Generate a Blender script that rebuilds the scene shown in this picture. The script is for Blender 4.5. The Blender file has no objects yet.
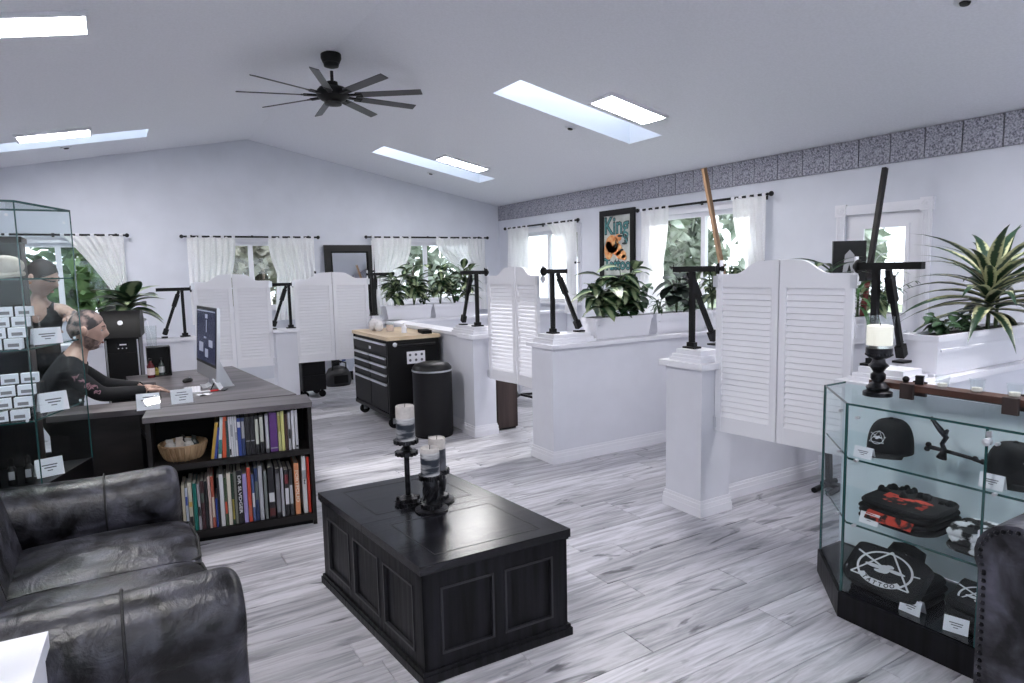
import bpy, bmesh, math, random
from mathutils import Vector, Matrix, Euler
R_ = math.radians
SC = bpy.context.scene
COL = SC.collection
rnd = random.Random(7)

# ------------------------------------------------------------------ camera
cam_d = bpy.data.cameras.new('camera')
cam = bpy.data.objects.new('camera', cam_d)
COL.objects.link(cam)
cam_d.sensor_width = 36.0
cam_d.lens = 36.0 * 658.0 / 1024.0
cam_d.clip_start = 0.05
yaw, pitch, roll = R_(30.98), R_(6.24), R_(-1.21)
fwd = Vector((math.sin(yaw) * math.cos(pitch), math.cos(yaw) * math.cos(pitch), -math.sin(pitch)))
rgt = Vector((math.cos(yaw), -math.sin(yaw), 0))
upv = rgt.cross(fwd)
r2 = rgt * math.cos(roll) + upv * math.sin(roll)
u2 = -rgt * math.sin(roll) + upv * math.cos(roll)
cam.matrix_world = Matrix(((r2.x, u2.x, -fwd.x, 0), (r2.y, u2.y, -fwd.y, 0), (r2.z, u2.z, -fwd.z, 1.6), (0, 0, 0, 1)))
SC.camera = cam

# ------------------------------------------------------------------ light and exposure
SC.view_settings.view_transform = 'Standard'
SC.view_settings.look = 'None'
SC.view_settings.gamma = 1.0
SC.view_settings.use_curve_mapping = False
SC.view_settings.exposure = 1.30
LAMP = 30.0
w = bpy.data.worlds.new('overcast_sky')
SC.world = w
w.use_nodes = True
bg = w.node_tree.nodes['Background']
bg.inputs[0].default_value = (0.84, 0.91, 1.0, 1)
bg.inputs[1].default_value = 1.5
sun_d = bpy.data.lights.new('sun', 'SUN')
sun = bpy.data.objects.new('sun', sun_d)
COL.objects.link(sun)
sun_d.energy = 4.0
sun_d.angle = R_(2.0)
sun_d.color = (1.0, 0.96, 0.92)
sun.rotation_euler = Vector((-1.0, -0.09, -0.31)).to_track_quat('-Z', 'Y').to_euler()

# ------------------------------------------------------------------ materials
def _mat(name):
    m = bpy.data.materials.new(name)
    m.use_nodes = True
    nt = m.node_tree
    return m, nt, nt.nodes['Principled BSDF']
def lnk(nt, a, b): nt.links.new(a, b)
def mat(name, col, rough=0.5, metal=0.0, spec=0.5, var=0.0, scale=20.0, bump=0.0, stretch=(1, 1, 1), emit=0.0, sheen=0.0, col2=None, lo=0.35, hi=0.65, coat=0.0):
    m, nt, b = _mat(name)
    b.inputs['Base Color'].default_value = (*col, 1)
    b.inputs['Roughness'].default_value = rough
    b.inputs['Metallic'].default_value = metal
    b.inputs['Specular IOR Level'].default_value = spec
    b.inputs['Coat Weight'].default_value = coat
    if sheen: b.inputs['Sheen Weight'].default_value = sheen
    if emit:
        b.inputs['Emission Color'].default_value = (*col, 1)
        b.inputs['Emission Strength'].default_value = emit
    if var or bump or col2:
        tc = nt.nodes.new('ShaderNodeTexCoord')
        mp = nt.nodes.new('ShaderNodeMapping')
        mp.inputs['Scale'].default_value = stretch
        nz = nt.nodes.new('ShaderNodeTexNoise')
        nz.inputs['Scale'].default_value = scale
        nz.inputs['Detail'].default_value = 5
        lnk(nt, tc.outputs['Object'], mp.inputs[0]); lnk(nt, mp.outputs[0], nz.inputs['Vector'])
        if var or col2:
            rp = nt.nodes.new('ShaderNodeValToRGB')
            rp.color_ramp.elements[0].position = lo
            rp.color_ramp.elements[1].position = hi
            c2 = col2 if col2 else tuple(min(1, c * (1 + var)) for c in col)
            c1 = col if col2 else tuple(c * (1 - var) for c in col)
            rp.color_ramp.elements[0].color = (*c1, 1)
            rp.color_ramp.elements[1].color = (*c2, 1)
            lnk(nt, nz.outputs['Fac'], rp.inputs[0]); lnk(nt, rp.outputs[0], b.inputs['Base Color'])
        if bump:
            bp = nt.nodes.new('ShaderNodeBump')
            bp.inputs['Strength'].default_value = bump
            bp.inputs['Distance'].default_value = 0.01
            lnk(nt, nz.outputs['Fac'], bp.inputs['Height']); lnk(nt, bp.outputs[0], b.inputs['Normal'])
    return m
def glass_mat(name, tint=(0.93, 0.97, 0.97), refl=1.0):
    m, nt, b = _mat(name)
    nt.nodes.remove(b)
    out = nt.nodes['Material Output']
    tr = nt.nodes.new('ShaderNodeBsdfTransparent'); tr.inputs[0].default_value = (*tint, 1)
    gl = nt.nodes.new('ShaderNodeBsdfGlossy'); gl.inputs['Roughness'].default_value = 0.02
    lw = nt.nodes.new('ShaderNodeLayerWeight'); lw.inputs[0].default_value = 0.5
    pw_ = nt.nodes.new('ShaderNodeMath'); pw_.operation = 'POWER'; pw_.inputs[1].default_value = 5.0
    mu = nt.nodes.new('ShaderNodeMath'); mu.operation = 'MULTIPLY_ADD'; mu.inputs[1].default_value = 0.55 * refl; mu.inputs[2].default_value = 0.035 * refl
    mx = nt.nodes.new('ShaderNodeMixShader')
    lnk(nt, lw.outputs['Facing'], pw_.inputs[0]); lnk(nt, pw_.outputs[0], mu.inputs[0]); lnk(nt, mu.outputs[0], mx.inputs[0])
    lnk(nt, tr.outputs[0], mx.inputs[1]); lnk(nt, gl.outputs[0], mx.inputs[2]); lnk(nt, mx.outputs[0], out.inputs[0])
    return m
def sheer_mat(name, lace=False):
    m, nt, b = _mat(name)
    nt.nodes.remove(b)
    out = nt.nodes['Material Output']
    tr = nt.nodes.new('ShaderNodeBsdfTransparent')
    di = nt.nodes.new('ShaderNodeBsdfDiffuse'); di.inputs[0].default_value = (0.93, 0.93, 0.95, 1)
    tl = nt.nodes.new('ShaderNodeBsdfTranslucent'); tl.inputs[0].default_value = (0.93, 0.93, 0.95, 1)
    m1 = nt.nodes.new('ShaderNodeMixShader'); m1.inputs[0].default_value = 0.3
    m2 = nt.nodes.new('ShaderNodeMixShader')
    lnk(nt, di.outputs[0], m1.inputs[1]); lnk(nt, tl.outputs[0], m1.inputs[2])
    lnk(nt, tr.outputs[0], m2.inputs[1]); lnk(nt, m1.outputs[0], m2.inputs[2])
    lnk(nt, m2.outputs[0], out.inputs[0])
    tc = nt.nodes.new('ShaderNodeTexCoord')
    vo = nt.nodes.new('ShaderNodeTexVoronoi'); vo.inputs['Scale'].default_value = 55 if lace else 90
    rp = nt.nodes.new('ShaderNodeValToRGB')
    rp.color_ramp.elements[0].color = (0.95, 0.95, 0.95, 1)
    v = 0.88 if lace else 0.90
    rp.color_ramp.elements[1].color = (v, v, v, 1)
    rp.color_ramp.elements[0].position = 0.25; rp.color_ramp.elements[1].position = 0.55
    lnk(nt, tc.outputs['Object'], vo.inputs['Vector']); lnk(nt, vo.outputs['Distance'], rp.inputs[0]); lnk(nt, rp.outputs[0], m2.inputs[0])
    return m
def plank_mat():
    m, nt, b = _mat('grey_oak_laminate')
    geo = nt.nodes.new('ShaderNodeNewGeometry')
    oi = nt.nodes.new('ShaderNodeObjectInfo')
    mul = nt.nodes.new('ShaderNodeMath'); mul.operation = 'MULTIPLY'; mul.inputs[1].default_value = 37.0
    add0 = nt.nodes.new('ShaderNodeMath'); add0.operation = 'ADD'
    lnk(nt, oi.outputs['Random'], add0.inputs[0]); lnk(nt, geo.outputs['Random Per Island'], add0.inputs[1])
    lnk(nt, add0.outputs[0], mul.inputs[0])
    add = nt.nodes.new('ShaderNodeVectorMath'); add.operation = 'ADD'
    lnk(nt, geo.outputs['Position'], add.inputs[0]); lnk(nt, mul.outputs[0], add.inputs[1])
    mp = nt.nodes.new('ShaderNodeMapping'); mp.inputs['Scale'].default_value = (1.0, 11.0, 1.0)
    lnk(nt, add.outputs[0], mp.inputs[0])
    n1 = nt.nodes.new('ShaderNodeTexNoise'); n1.inputs['Scale'].default_value = 2.2; n1.inputs['Detail'].default_value = 7; n1.inputs['Roughness'].default_value = 0.62; n1.inputs['Distortion'].default_value = 0.7
    n2 = nt.nodes.new('ShaderNodeTexNoise'); n2.inputs['Scale'].default_value = 1.3; n2.inputs['Detail'].default_value = 4; n2.inputs['Distortion'].default_value = 1.8
    mp2 = nt.nodes.new('ShaderNodeMapping'); mp2.inputs['Scale'].default_value = (1.3, 5.0, 1.0)
    lnk(nt, add.outputs[0], mp2.inputs[0])
    lnk(nt, mp.outputs[0], n1.inputs['Vector']); lnk(nt, mp2.outputs[0], n2.inputs['Vector'])
    r1 = nt.nodes.new('ShaderNodeValToRGB')
    e = r1.color_ramp.elements
    e[0].position = 0.33; e[0].color = (0.24, 0.24, 0.27, 1)
    e[1].position = 0.60; e[1].color = (0.56, 0.55, 0.60, 1)
    lnk(nt, n1.outputs['Fac'], r1.inputs[0])
    rk = nt.nodes.new('ShaderNodeValToRGB')
    k = rk.color_ramp.elements
    k[0].position = 0.30; k[0].color = (0.16, 0.16, 0.18, 1)
    k[1].position = 0.375; k[1].color = (1, 1, 1, 1)
    lnk(nt, n2.outputs['Fac'], rk.inputs[0])
    mx = nt.nodes.new('ShaderNodeMix'); mx.data_type = 'RGBA'; mx.blend_type = 'MULTIPLY'; mx.inputs[0].default_value = 0.85
    lnk(nt, r1.outputs[0], mx.inputs[6]); lnk(nt, rk.outputs[0], mx.inputs[7])
    hs = nt.nodes.new('ShaderNodeHueSaturation')
    mr = nt.nodes.new('ShaderNodeMapRange'); mr.inputs[3].default_value = 0.80; mr.inputs[4].default_value = 1.12; mr.inputs[2].default_value = 1.0
    fr = nt.nodes.new('ShaderNodeMath'); fr.operation = 'FRACT'
    lnk(nt, add0.outputs[0], fr.inputs[0]); lnk(nt, fr.outputs[0], mr.inputs[0])
    lnk(nt, mr.outputs[0], hs.inputs['Value']); lnk(nt, mx.outputs[2], hs.inputs['Color'])
    lnk(nt, hs.outputs[0], b.inputs['Base Color'])
    b.inputs['Roughness'].default_value = 0.34
    b.inputs['Specular IOR Level'].default_value = 0.45
    return m
def leather_mat(name, c1, c2):
    m, nt, b = _mat(name)
    tc = nt.nodes.new('ShaderNodeTexCoord')
    def nz(scale, det, dist, stretch=(1, 1, 1)):
        mp = nt.nodes.new('ShaderNodeMapping'); mp.inputs['Scale'].default_value = stretch
        n = nt.nodes.new('ShaderNodeTexNoise'); n.inputs['Scale'].default_value = scale; n.inputs['Detail'].default_value = det; n.inputs['Distortion'].default_value = dist
        lnk(nt, tc.outputs['Object'], mp.inputs[0]); lnk(nt, mp.outputs[0], n.inputs['Vector']); return n
    a = nz(8, 9, .6); f = nz(70, 4, 0); wv = nz(9, 5, 2.2, (1, .5, 1))
    rp = nt.nodes.new('ShaderNodeValToRGB'); e = rp.color_ramp.elements
    e[0].position = .40; e[0].color = (*c1, 1); e[1].position = .74; e[1].color = (*c2, 1)
    k = e.new(.56); k.color = (*[x * .62 + y_ * .38 for x, y_ in zip(c1, c2)], 1)
    lnk(nt, a.outputs['Fac'], rp.inputs[0]); lnk(nt, rp.outputs[0], b.inputs['Base Color'])
    rr = nt.nodes.new('ShaderNodeMapRange'); rr.inputs[3].default_value = .24; rr.inputs[4].default_value = .46
    lnk(nt, a.outputs['Fac'], rr.inputs[0]); lnk(nt, rr.outputs[0], b.inputs['Roughness'])
    ad = nt.nodes.new('ShaderNodeMath'); ad.operation = 'MULTIPLY_ADD'; ad.inputs[1].default_value = .25
    lnk(nt, f.outputs['Fac'], ad.inputs[0]); lnk(nt, wv.outputs['Fac'], ad.inputs[2])
    bp = nt.nodes.new('ShaderNodeBump'); bp.inputs['Strength'].default_value = .55; bp.inputs['Distance'].default_value = .012
    lnk(nt, ad.outputs[0], bp.inputs['Height']); lnk(nt, bp.outputs[0], b.inputs['Normal'])
    b.inputs['Specular IOR Level'].default_value = .38
    return m
def leaf_mat(name, edge, mid, width, stripes=0.0):
    """colour runs across the leaf: its own X axis is the blade's width"""
    m, nt, b = _mat(name)
    tc = nt.nodes.new('ShaderNodeTexCoord')
    sp = nt.nodes.new('ShaderNodeSeparateXYZ')
    ab = nt.nodes.new('ShaderNodeMath'); ab.operation = 'ABSOLUTE'
    dv = nt.nodes.new('ShaderNodeMath'); dv.operation = 'DIVIDE'; dv.inputs[1].default_value = width
    nz = nt.nodes.new('ShaderNodeTexNoise'); nz.inputs['Scale'].default_value = 45
    ad = nt.nodes.new('ShaderNodeMath'); ad.operation = 'MULTIPLY_ADD'; ad.inputs[1].default_value = 0.7; ad.inputs[2].default_value = -0.35
    a2 = nt.nodes.new('ShaderNodeMath'); a2.operation = 'ADD'
    rp = nt.nodes.new('ShaderNodeValToRGB')
    rp.color_ramp.elements[0].color = (*mid, 1); rp.color_ramp.elements[1].color = (*edge, 1)
    rp.color_ramp.elements[0].position = 0.35; rp.color_ramp.elements[1].position = 0.62
    lnk(nt, tc.outputs['Object'], sp.inputs[0]); lnk(nt, sp.outputs[0], ab.inputs[0]); lnk(nt, ab.outputs[0], dv.inputs[0])
    lnk(nt, tc.outputs['Object'], nz.inputs['Vector']); lnk(nt, nz.outputs['Fac'], ad.inputs[0])
    lnk(nt, dv.outputs[0], a2.inputs[0]); lnk(nt, ad.outputs[0], a2.inputs[1])
    lnk(nt, a2.outputs[0], rp.inputs[0]); lnk(nt, rp.outputs[0], b.inputs['Base Color'])
    b.inputs['Roughness'].default_value = 0.38
    return m

WALL = mat('wall_paint', (0.66, 0.68, 0.755), 0.75, var=0.03, scale=3)
CEIL = mat('ceiling_paint', (0.80, 0.81, 0.87), 0.9, var=0.03, scale=60, bump=0.05)
WHITE = mat('white_gloss_trim', (0.80, 0.80, 0.86), 0.38)
PART = mat('partition_paint', (0.70, 0.71, 0.78), 0.55, var=0.02, scale=5)
SLAT = mat('white_louver_paint', (0.82, 0.82, 0.87), 0.42)
PLANTER = mat('white_planter_plastic', (0.76, 0.76, 0.82), 0.45)
SOIL = mat('dark_soil', (0.03, 0.025, 0.022), 0.95, bump=0.6, scale=60, var=0.5)
BLACK = mat('black_paint', (0.004, 0.004, 0.005), 0.42, spec=.3)
BLKMAT = mat('matt_black', (0.004, 0.004, 0.005), 0.8, spec=.2)
BLKMET = mat('black_metal', (0.005, 0.005, 0.006), 0.5, spec=.25)
STEEL = mat('brushed_steel', (0.72, 0.73, 0.77), 0.32, metal=0.85)
GUN = mat('aged_gunmetal', (0.035, 0.035, 0.04), 0.35, metal=0.9, var=0.6, scale=30, bump=0.4)
PLANK = plank_mat()
GAP = mat('dark_joint', (0.10, 0.10, 0.11), 0.8)
FELT = mat('grey_speckled_panel', (0.10, 0.10, 0.13), 0.95, col2=(0.56, 0.56, 0.64), scale=75, bump=0.3, lo=0.33, hi=0.68)
BLKWOOD = mat('black_stained_wood', (0.0015, 0.0015, 0.002), 0.42, col2=(0.0095, 0.0095, 0.013), scale=34, stretch=(1, 1, 0.06), bump=0.3, spec=0.22)
BLKTOP = mat('black_polished_wood', (0.002, 0.002, 0.003), 0.22, col2=(0.012, 0.012, 0.017), scale=26, stretch=(0.08, 1, 1), bump=0.08, spec=0.4)
DESKTOP = mat('grey_brown_laminate', (0.06, 0.052, 0.057), 0.36, col2=(0.16, 0.145, 0.155), scale=11, stretch=(0.15, 1, 1), spec=0.5)
DESKBODY = mat('dark_laminate', (0.006, 0.0055, 0.006), 0.5, spec=.3, col2=(0.022, 0.019, 0.02), scale=8, stretch=(0.15, 1, 1))
DARKWOOD = mat('dark_brown_wood', (0.018, 0.012, 0.011), 0.5, spec=.3, col2=(0.06, 0.042, 0.04), scale=10, stretch=(1, 1, 0.08))
REDWOOD = mat('reddish_brown_wood', (0.05, 0.018, 0.012), 0.4, col2=(0.12, 0.05, 0.032), scale=14, stretch=(1, 0.1, 1))
MAPLE = mat('pale_butcher_block', (0.52, 0.40, 0.27), 0.45, col2=(0.66, 0.53, 0.38), scale=10, stretch=(1, 0.1, 1))
PALEWOOD = mat('honey_wood', (0.27, 0.16, 0.09), 0.4, col2=(0.42, 0.27, 0.17), scale=12, stretch=(1, 1, 0.1))
LEATHER = leather_mat('distressed_highlit_black_leather', (0.003, 0.003, 0.004), (0.095, 0.095, 0.125))  # pale blue-grey is distressed mottling plus highlights put into the colour
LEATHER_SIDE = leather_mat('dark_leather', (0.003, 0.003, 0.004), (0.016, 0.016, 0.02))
STITCH = mat('leather_seam', (0.006, 0.006, 0.008), 0.6)
GLASS = glass_mat('clear_glass', (0.97, 0.985, 0.985))
CGLASS = glass_mat('cabinet_glass', (0.965, 0.99, 0.992), .3)
GEDGE = mat('green_glass_edge', (0.02, 0.075, 0.075), 0.15, spec=0.8)
PAPER = mat('white_card', (0.80, 0.80, 0.86), 0.6)
INK = mat('grey_print', (0.10, 0.10, 0.13), 0.7)
WAX = mat('ivory_wax', (0.80, 0.77, 0.72), 0.5)
SHEER = sheer_mat('sheer_voile')
LACE = sheer_mat('lace_voile', True)
LEAF_D = leaf_mat('dark_green_leaf', (0.012, 0.035, 0.016), (0.035, 0.085, 0.035), 0.03)
LEAF_V = leaf_mat('variegated_leaf', (0.012, 0.045, 0.018), (0.26, 0.32, 0.18), 0.03)
LEAF_Y = leaf_mat('yellow_edged_leaf', (0.50, 0.50, 0.30), (0.012, 0.04, 0.020), 0.038)
LEAF_G = leaf_mat('mid_green_leaf', (0.03, 0.10, 0.035), (0.07, 0.17, 0.06), 0.03)
LEAF_R = leaf_mat('rubber_plant_leaf', (0.008, 0.014, 0.013), (0.028, 0.040, 0.034), 0.04)
STEM = mat('green_stem', (0.05, 0.08, 0.035), 0.6)
BARK = mat('bark', (0.07, 0.055, 0.045), 0.9, var=0.5, scale=15)
SKIN = mat('skin', (0.50, 0.33, 0.27), 0.5, var=0.12, scale=12)
TATSKIN = mat('tattooed_skin', (0.46, 0.31, 0.26), 0.5, col2=(0.13, 0.11, 0.12), scale=24, lo=0.46, hi=0.56)
LAMP_M = None

# ------------------------------------------------------------------ mesh builder
class MB:
    def __init__(s): s.bm = bmesh.new()
    def _add(s, verts, faces):
        vs = [s.bm.verts.new(v) for v in verts]
        for f in faces:
            try: s.bm.faces.new([vs[i] for i in f])
            except ValueError: pass
        return vs
    def box(s, x0, x1, y0, y1, z0, z1, M=None):
        v = [Vector(p) for p in ((x0, y0, z0), (x1, y0, z0), (x1, y1, z0), (x0, y1, z0), (x0, y0, z1), (x1, y0, z1), (x1, y1, z1), (x0, y1, z1))]
        if M is not None: v = [M @ p for p in v]
        s._add(v, ((3, 2, 1, 0), (4, 5, 6, 7), (0, 1, 5, 4), (1, 2, 6, 5), (2, 3, 7, 6), (3, 0, 4, 7)))
        return s
    def bar(s, p, q, w, h, up=(0, 0, 1)):
        p, q = Vector(p), Vector(q); d = q - p; L = d.length; d.normalize()
        u = Vector(up)
        if abs(d.dot(u)) > 0.98: u = Vector((0, 1, 0))
        x = d.cross(u).normalized(); z = x.cross(d).normalized()
        M = Matrix(((x.x, d.x, z.x, p.x), (x.y, d.y, z.y, p.y), (x.z, d.z, z.z, p.z), (0, 0, 0, 1)))
        return s.box(-w / 2, w / 2, 0, L, -h / 2, h / 2, M)
    def tube(s, pts, r, n=8, cap=True):
        pts = [Vector(p) for p in pts]
        rr = r if isinstance(r, (list, tuple)) else [r] * len(pts)
        rings = []
        prev = None
        for i, p in enumerate(pts):
            d = (pts[min(i + 1, len(pts) - 1)] - pts[max(i - 1, 0)]).normalized()
            u = prev if prev is not None else (Vector((0, 0, 1)) if abs(d.z) < 0.9 else Vector((1, 0, 0)))
            a = d.cross(u)
            if a.length < 1e-4: a = d.cross(Vector((0, 1, 0.3)))
            a.normalize(); b2 = a.cross(d).normalized(); prev = b2
            rings.append([s.bm.verts.new(p + (a * math.cos(t) + b2 * math.sin(t)) * rr[i]) for t in [2 * math.pi * k / n for k in range(n)]])
        for i in range(len(rings) - 1):
            for k in range(n):
                s.bm.faces.new((rings[i][k], rings[i][(k + 1) % n], rings[i + 1][(k + 1) % n], rings[i + 1][k]))
        if cap:
            s.bm.faces.new(rings[0][::-1]); s.bm.faces.new(rings[-1])
        return s
    def lathe(s, prof, c=(0, 0, 0), n=20, M=None, sx=1.0, sy=1.0):
        c = Vector(c); rings = []
        for r, z in prof:
            ring = []
            for k in range(n):
                t = 2 * math.pi * k / n
                p = Vector((math.cos(t) * max(r, 1e-4) * sx, math.sin(t) * max(r, 1e-4) * sy, z))
                if M is not None: p = M @ p
                ring.append(s.bm.verts.new(p + c))
            rings.append(ring)
        for i in range(len(rings) - 1):
            for k in range(n):
                s.bm.faces.new((rings[i][k], rings[i][(k + 1) % n], rings[i + 1][(k + 1) % n], rings[i + 1][k]))
        s.bm.faces.new(rings[0][::-1]); s.bm.faces.new(rings[-1])
        return s
    def prism(s, poly, z0, z1, M=None):
        n = len(poly)
        v = [Vector((x, y, z0)) for x, y in poly] + [Vector((x, y, z1)) for x, y in poly]
        if M is not None: v = [M @ p for p in v]
        f = [tuple(range(n))[::-1], tuple(range(n, 2 * n))] + [(i, (i + 1) % n, n + (i + 1) % n, n + i) for i in range(n)]
        s._add(v, f); return s
    def grid(s, fn, nu, nv, closed=False):
        vs = [[s.bm.verts.new(fn(i / nu, j / nv)) for j in range(nv + 1)] for i in range(nu + 1)]
        for i in range(nu):
            for j in range(nv):
                s.bm.faces.new((vs[i][j], vs[i + 1][j], vs[i + 1][j + 1], vs[i][j + 1]))
        return s
    def ball(s, c, r, M=None, u=14, v=9):
        rx, ry, rz = r if isinstance(r, (list, tuple)) else (r, r, r)
        prof = []
        c = Vector(c)
        mat_ = Matrix.Translation(c) @ (M if M is not None else Matrix.Identity(4)) @ Matrix.Diagonal((rx, ry, rz, 1))
        bmesh.ops.create_uvsphere(s.bm, u_segments=u, v_segments=v, radius=1.0, matrix=mat_)
        return s
    def mesh_in(s, me, M=None):
        n0 = len(s.bm.verts)
        s.bm.from_mesh(me); s.bm.verts.ensure_lookup_table()
        if M is not None:
            for v in s.bm.verts[n0:]: v.co = M @ v.co
        return s
    def mesh(s, name, bevel=0.0, seg=1, smooth=False, fix=True):
        if bevel:
            ed = [e for e in s.bm.edges if len(e.link_faces) == 2 and e.calc_face_angle(0) > R_(35)]
            bmesh.ops.bevel(s.bm, geom=ed, offset=bevel, segments=seg, affect='EDGES', profile=0.5, clamp_overlap=True)
        if fix: bmesh.ops.recalc_face_normals(s.bm, faces=s.bm.faces)
        me = bpy.data.meshes.new(name)
        s.bm.to_mesh(me); s.bm.free()
        if smooth:
            me.shade_smooth()
            try: me.set_sharp_from_angle(angle=R_(40))
            except Exception: pass
        return me
def ob(name, me, m, parent=None, loc=None, M=None, label=None):
    o = bpy.data.objects.new(name, me)
    COL.objects.link(o)
    if m is not None and not me.materials: me.materials.append(m)
    if parent is not None: o.parent = parent
    if M is not None: o.matrix_local = M
    elif loc is not None: o.location = loc
    if label: o['label'] = label
    return o
def part(name, mb, m, parent, bevel=0.0, seg=1, smooth=False, label=None, loc=None, M=None):
    return ob(name, mb.mesh(name, bevel, seg, smooth), m, parent, loc, M, label)
def thing(name, label, cat, loc=(0, 0, 0), rz=0.0, group=None):
    o = bpy.data.objects.new(name, None)
    COL.objects.link(o)
    o.location = loc; o.rotation_euler = (0, 0, rz)
    o['label'] = label; o['category'] = cat
    if group: o['group'] = group
    return o
def tag(o, label, cat, group=None):
    o['label'] = label; o['category'] = cat
    if group: o['group'] = group
    return o
def struct(name, mb, m, parent=None, bevel=0.0, smooth=False, label=None):
    o = ob(name, mb.mesh(name, bevel, 1, smooth), m, parent)
    if parent is None: o['kind'] = 'structure'
    if label: o['label'] = label
    return o
def kids(o): return list(o.children)
def dup(root, loc=None, rz=None, label=None, group=None):
    def cp(o, par):
        c = o.copy(); COL.objects.link(c)
        if par is not None: c.parent = par
        for ch in kids(o): cp(ch, c)
        return c
    r = cp(root, None)
    if loc is not None: r.location = loc
    if rz is not None: r.rotation_euler = (0, 0, rz)
    if label: r['label'] = label
    if group: r['group'] = group
    return r
_tx = {}
def text_mesh(txt, size, depth=0.002, align='CENTER', sx=1.0, bold=0.0):
    cu = bpy.data.curves.new('lettering', 'FONT')
    cu.body = txt; cu.size = size; cu.extrude = depth; cu.align_x = align; cu.align_y = 'CENTER'; cu.offset = bold
    cu.resolution_u = 2
    o = bpy.data.objects.new('lettering', cu); COL.objects.link(o)
    dg = bpy.context.evaluated_depsgraph_get()
    me = bpy.data.meshes.new_from_object(o.evaluated_get(dg))
    bpy.data.objects.remove(o); bpy.data.curves.remove(cu)
    if sx != 1.0: me.transform(Matrix.Diagonal((sx, 1, 1, 1)))
    me.materials.clear()
    return me
def frame(x, y, z, o):
    """matrix with the given axes and origin"""
    x, y, z, o = Vector(x), Vector(y), Vector(z), Vector(o)
    return Matrix(((x.x, y.x, z.x, o.x), (x.y, y.y, z.y, o.y), (x.z, y.z, z.z, o.z), (0, 0, 0, 1)))
# ------------------------------------------------------------------ room shell
XL, XR, YB, YF = -2.26, 5.7, 9.85, -3.2
RX, RZ, EZ = 1.72, 3.46, 2.67
SL = (RZ - EZ) / (XR - RX)
def cz(x): return RZ - abs(x - RX) * SL

# floor: dark base, planks laid along X
fl = MB().box(XL - .1, XR + .1, YF - .1, YB + .1, -0.12, -0.012)
floor = struct('floor', fl, GAP)
PW, PL = 0.19, 1.28
def plank_bm(mb, x0, x1, y0, y1):
    g, c, zt, zb = 0.0011, 0.0022, 0.0, -0.012
    a, b, d, e = x0 + g, x1 - g, y0 + g, y1 - g
    v = [(a, d, zb), (b, d, zb), (b, e, zb), (a, e, zb), (a, d, zt - c), (b, d, zt - c), (b, e, zt - c), (a, e, zt - c),
         (a + c, d + c, zt), (b - c, d + c, zt), (b - c, e - c, zt), (a + c, e - c, zt)]
    f = [(0, 1, 5, 4), (1, 2, 6, 5), (2, 3, 7, 6), (3, 0, 4, 7), (4, 5, 9, 8), (5, 6, 10, 9), (6, 7, 11, 10), (7, 4, 8, 11), (8, 9, 10, 11)]
    mb._add(v, f)
rest = MB(); pm = {}
row = 0; y = YF
nplank = 0
while y < YB - 1e-6:
    y1 = min(y + PW, YB)
    off = rnd.random() * PL
    x = XL - off
    while x < XR:
        a, b = max(x, XL), min(x + PL, XR)
        if b - a > 0.02:
            vis = 0.75 < y < 5.6 and b > 0.2 and a < 5.4 and not (y < 2.0 and a > 3.3) and nplank < 290
            if vis:
                key = (round(b - a, 2), round(y1 - y, 3))
                if key not in pm:
                    q = MB(); plank_bm(q, 0, key[0], 0, key[1]); pm[key] = q.mesh('plank', fix=False)
                ob('plank', pm[key], PLANK, floor, (a, y, 0)); nplank += 1
            else:
                plank_bm(rest, a, b, y, y1)
        x += PL
    y = y1
o = ob('plank_field', rest.mesh('plank_field', fix=False), PLANK, floor); o['kind'] = 'stuff'

def cells(us, vs, holes):
    us = sorted(set(us)); vs = sorted(set(vs)); out = []
    for i in range(len(us) - 1):
        for j in range(len(vs) - 1):
            cu, cv = (us[i] + us[i + 1]) / 2, (vs[j] + vs[j + 1]) / 2
            if any(h[0] < cu < h[1] and h[2] < cv < h[3] for h in holes): continue
            out.append((us[i], us[i + 1], vs[j], vs[j + 1]))
    return out
def hcuts(holes, a, b): return [a, b] + [h[0] for h in holes] + [h[1] for h in holes]
def vcuts(holes, a, b): return [a, b] + [h[2] for h in holes] + [h[3] for h in holes]
T = 0.16
BW = [(-1.15, 0.03, 1.12, 2.04), (0.95, 2.42, 1.12, 2.06), (3.5, 5.2, 1.12, 2.06)]      # windows in the back wall (x0,x1,z0,z1)
RW = [(7.6, 9.28, 1.1, 2.17), (4.55, 6.12, .80, 2.2)]                                   # in the right wall (y0,y1,z0,z1)
RD = [(2.93, 3.60, 0.0, 2.02)]
mb = MB()
for a, b, c, d in cells(hcuts(BW, XL, XR + T), vcuts(BW, 0, EZ), BW): mb.box(a, b, YB, YB + T, c, d)
Mx = Matrix(((1, 0, 0, 0), (0, 0, -1, 0), (0, 1, 0, 0), (0, 0, 0, 1)))
mb.prism([(XL, EZ), (XR + T, EZ), (XR + T, EZ + .01), (RX, RZ), (XL, EZ + .01)], -YB - T, -YB, Mx)
struct('wall_back', mb, WALL)
mb = MB()
for a, b, c, d in cells(hcuts(RW + RD, YF, YB), vcuts(RW + RD, 0, EZ), RW + RD): mb.box(XR, XR + T, a, b, c, d)
wall_right = struct('wall_right', mb, WALL)
struct('wall_left', MB().box(XL - T, XL, YF, YB, 0, EZ), WALL)
FW = [(-1.6, 0.6, 0.7, 2.2), (2.2, 4.6, 0.7, 2.2)]  # unseen windows behind the camera, added to let in natural light
mb = MB()
for a, b, c, d in cells(hcuts(FW, XL, XR), vcuts(FW, 0, EZ), FW): mb.box(a, b, YF - T, YF, c, d)
mb.prism([(XL, EZ), (XR, EZ), (RX, RZ)], -YF, -YF + T, Mx)
struct('wall_front', mb, WALL)
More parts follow.
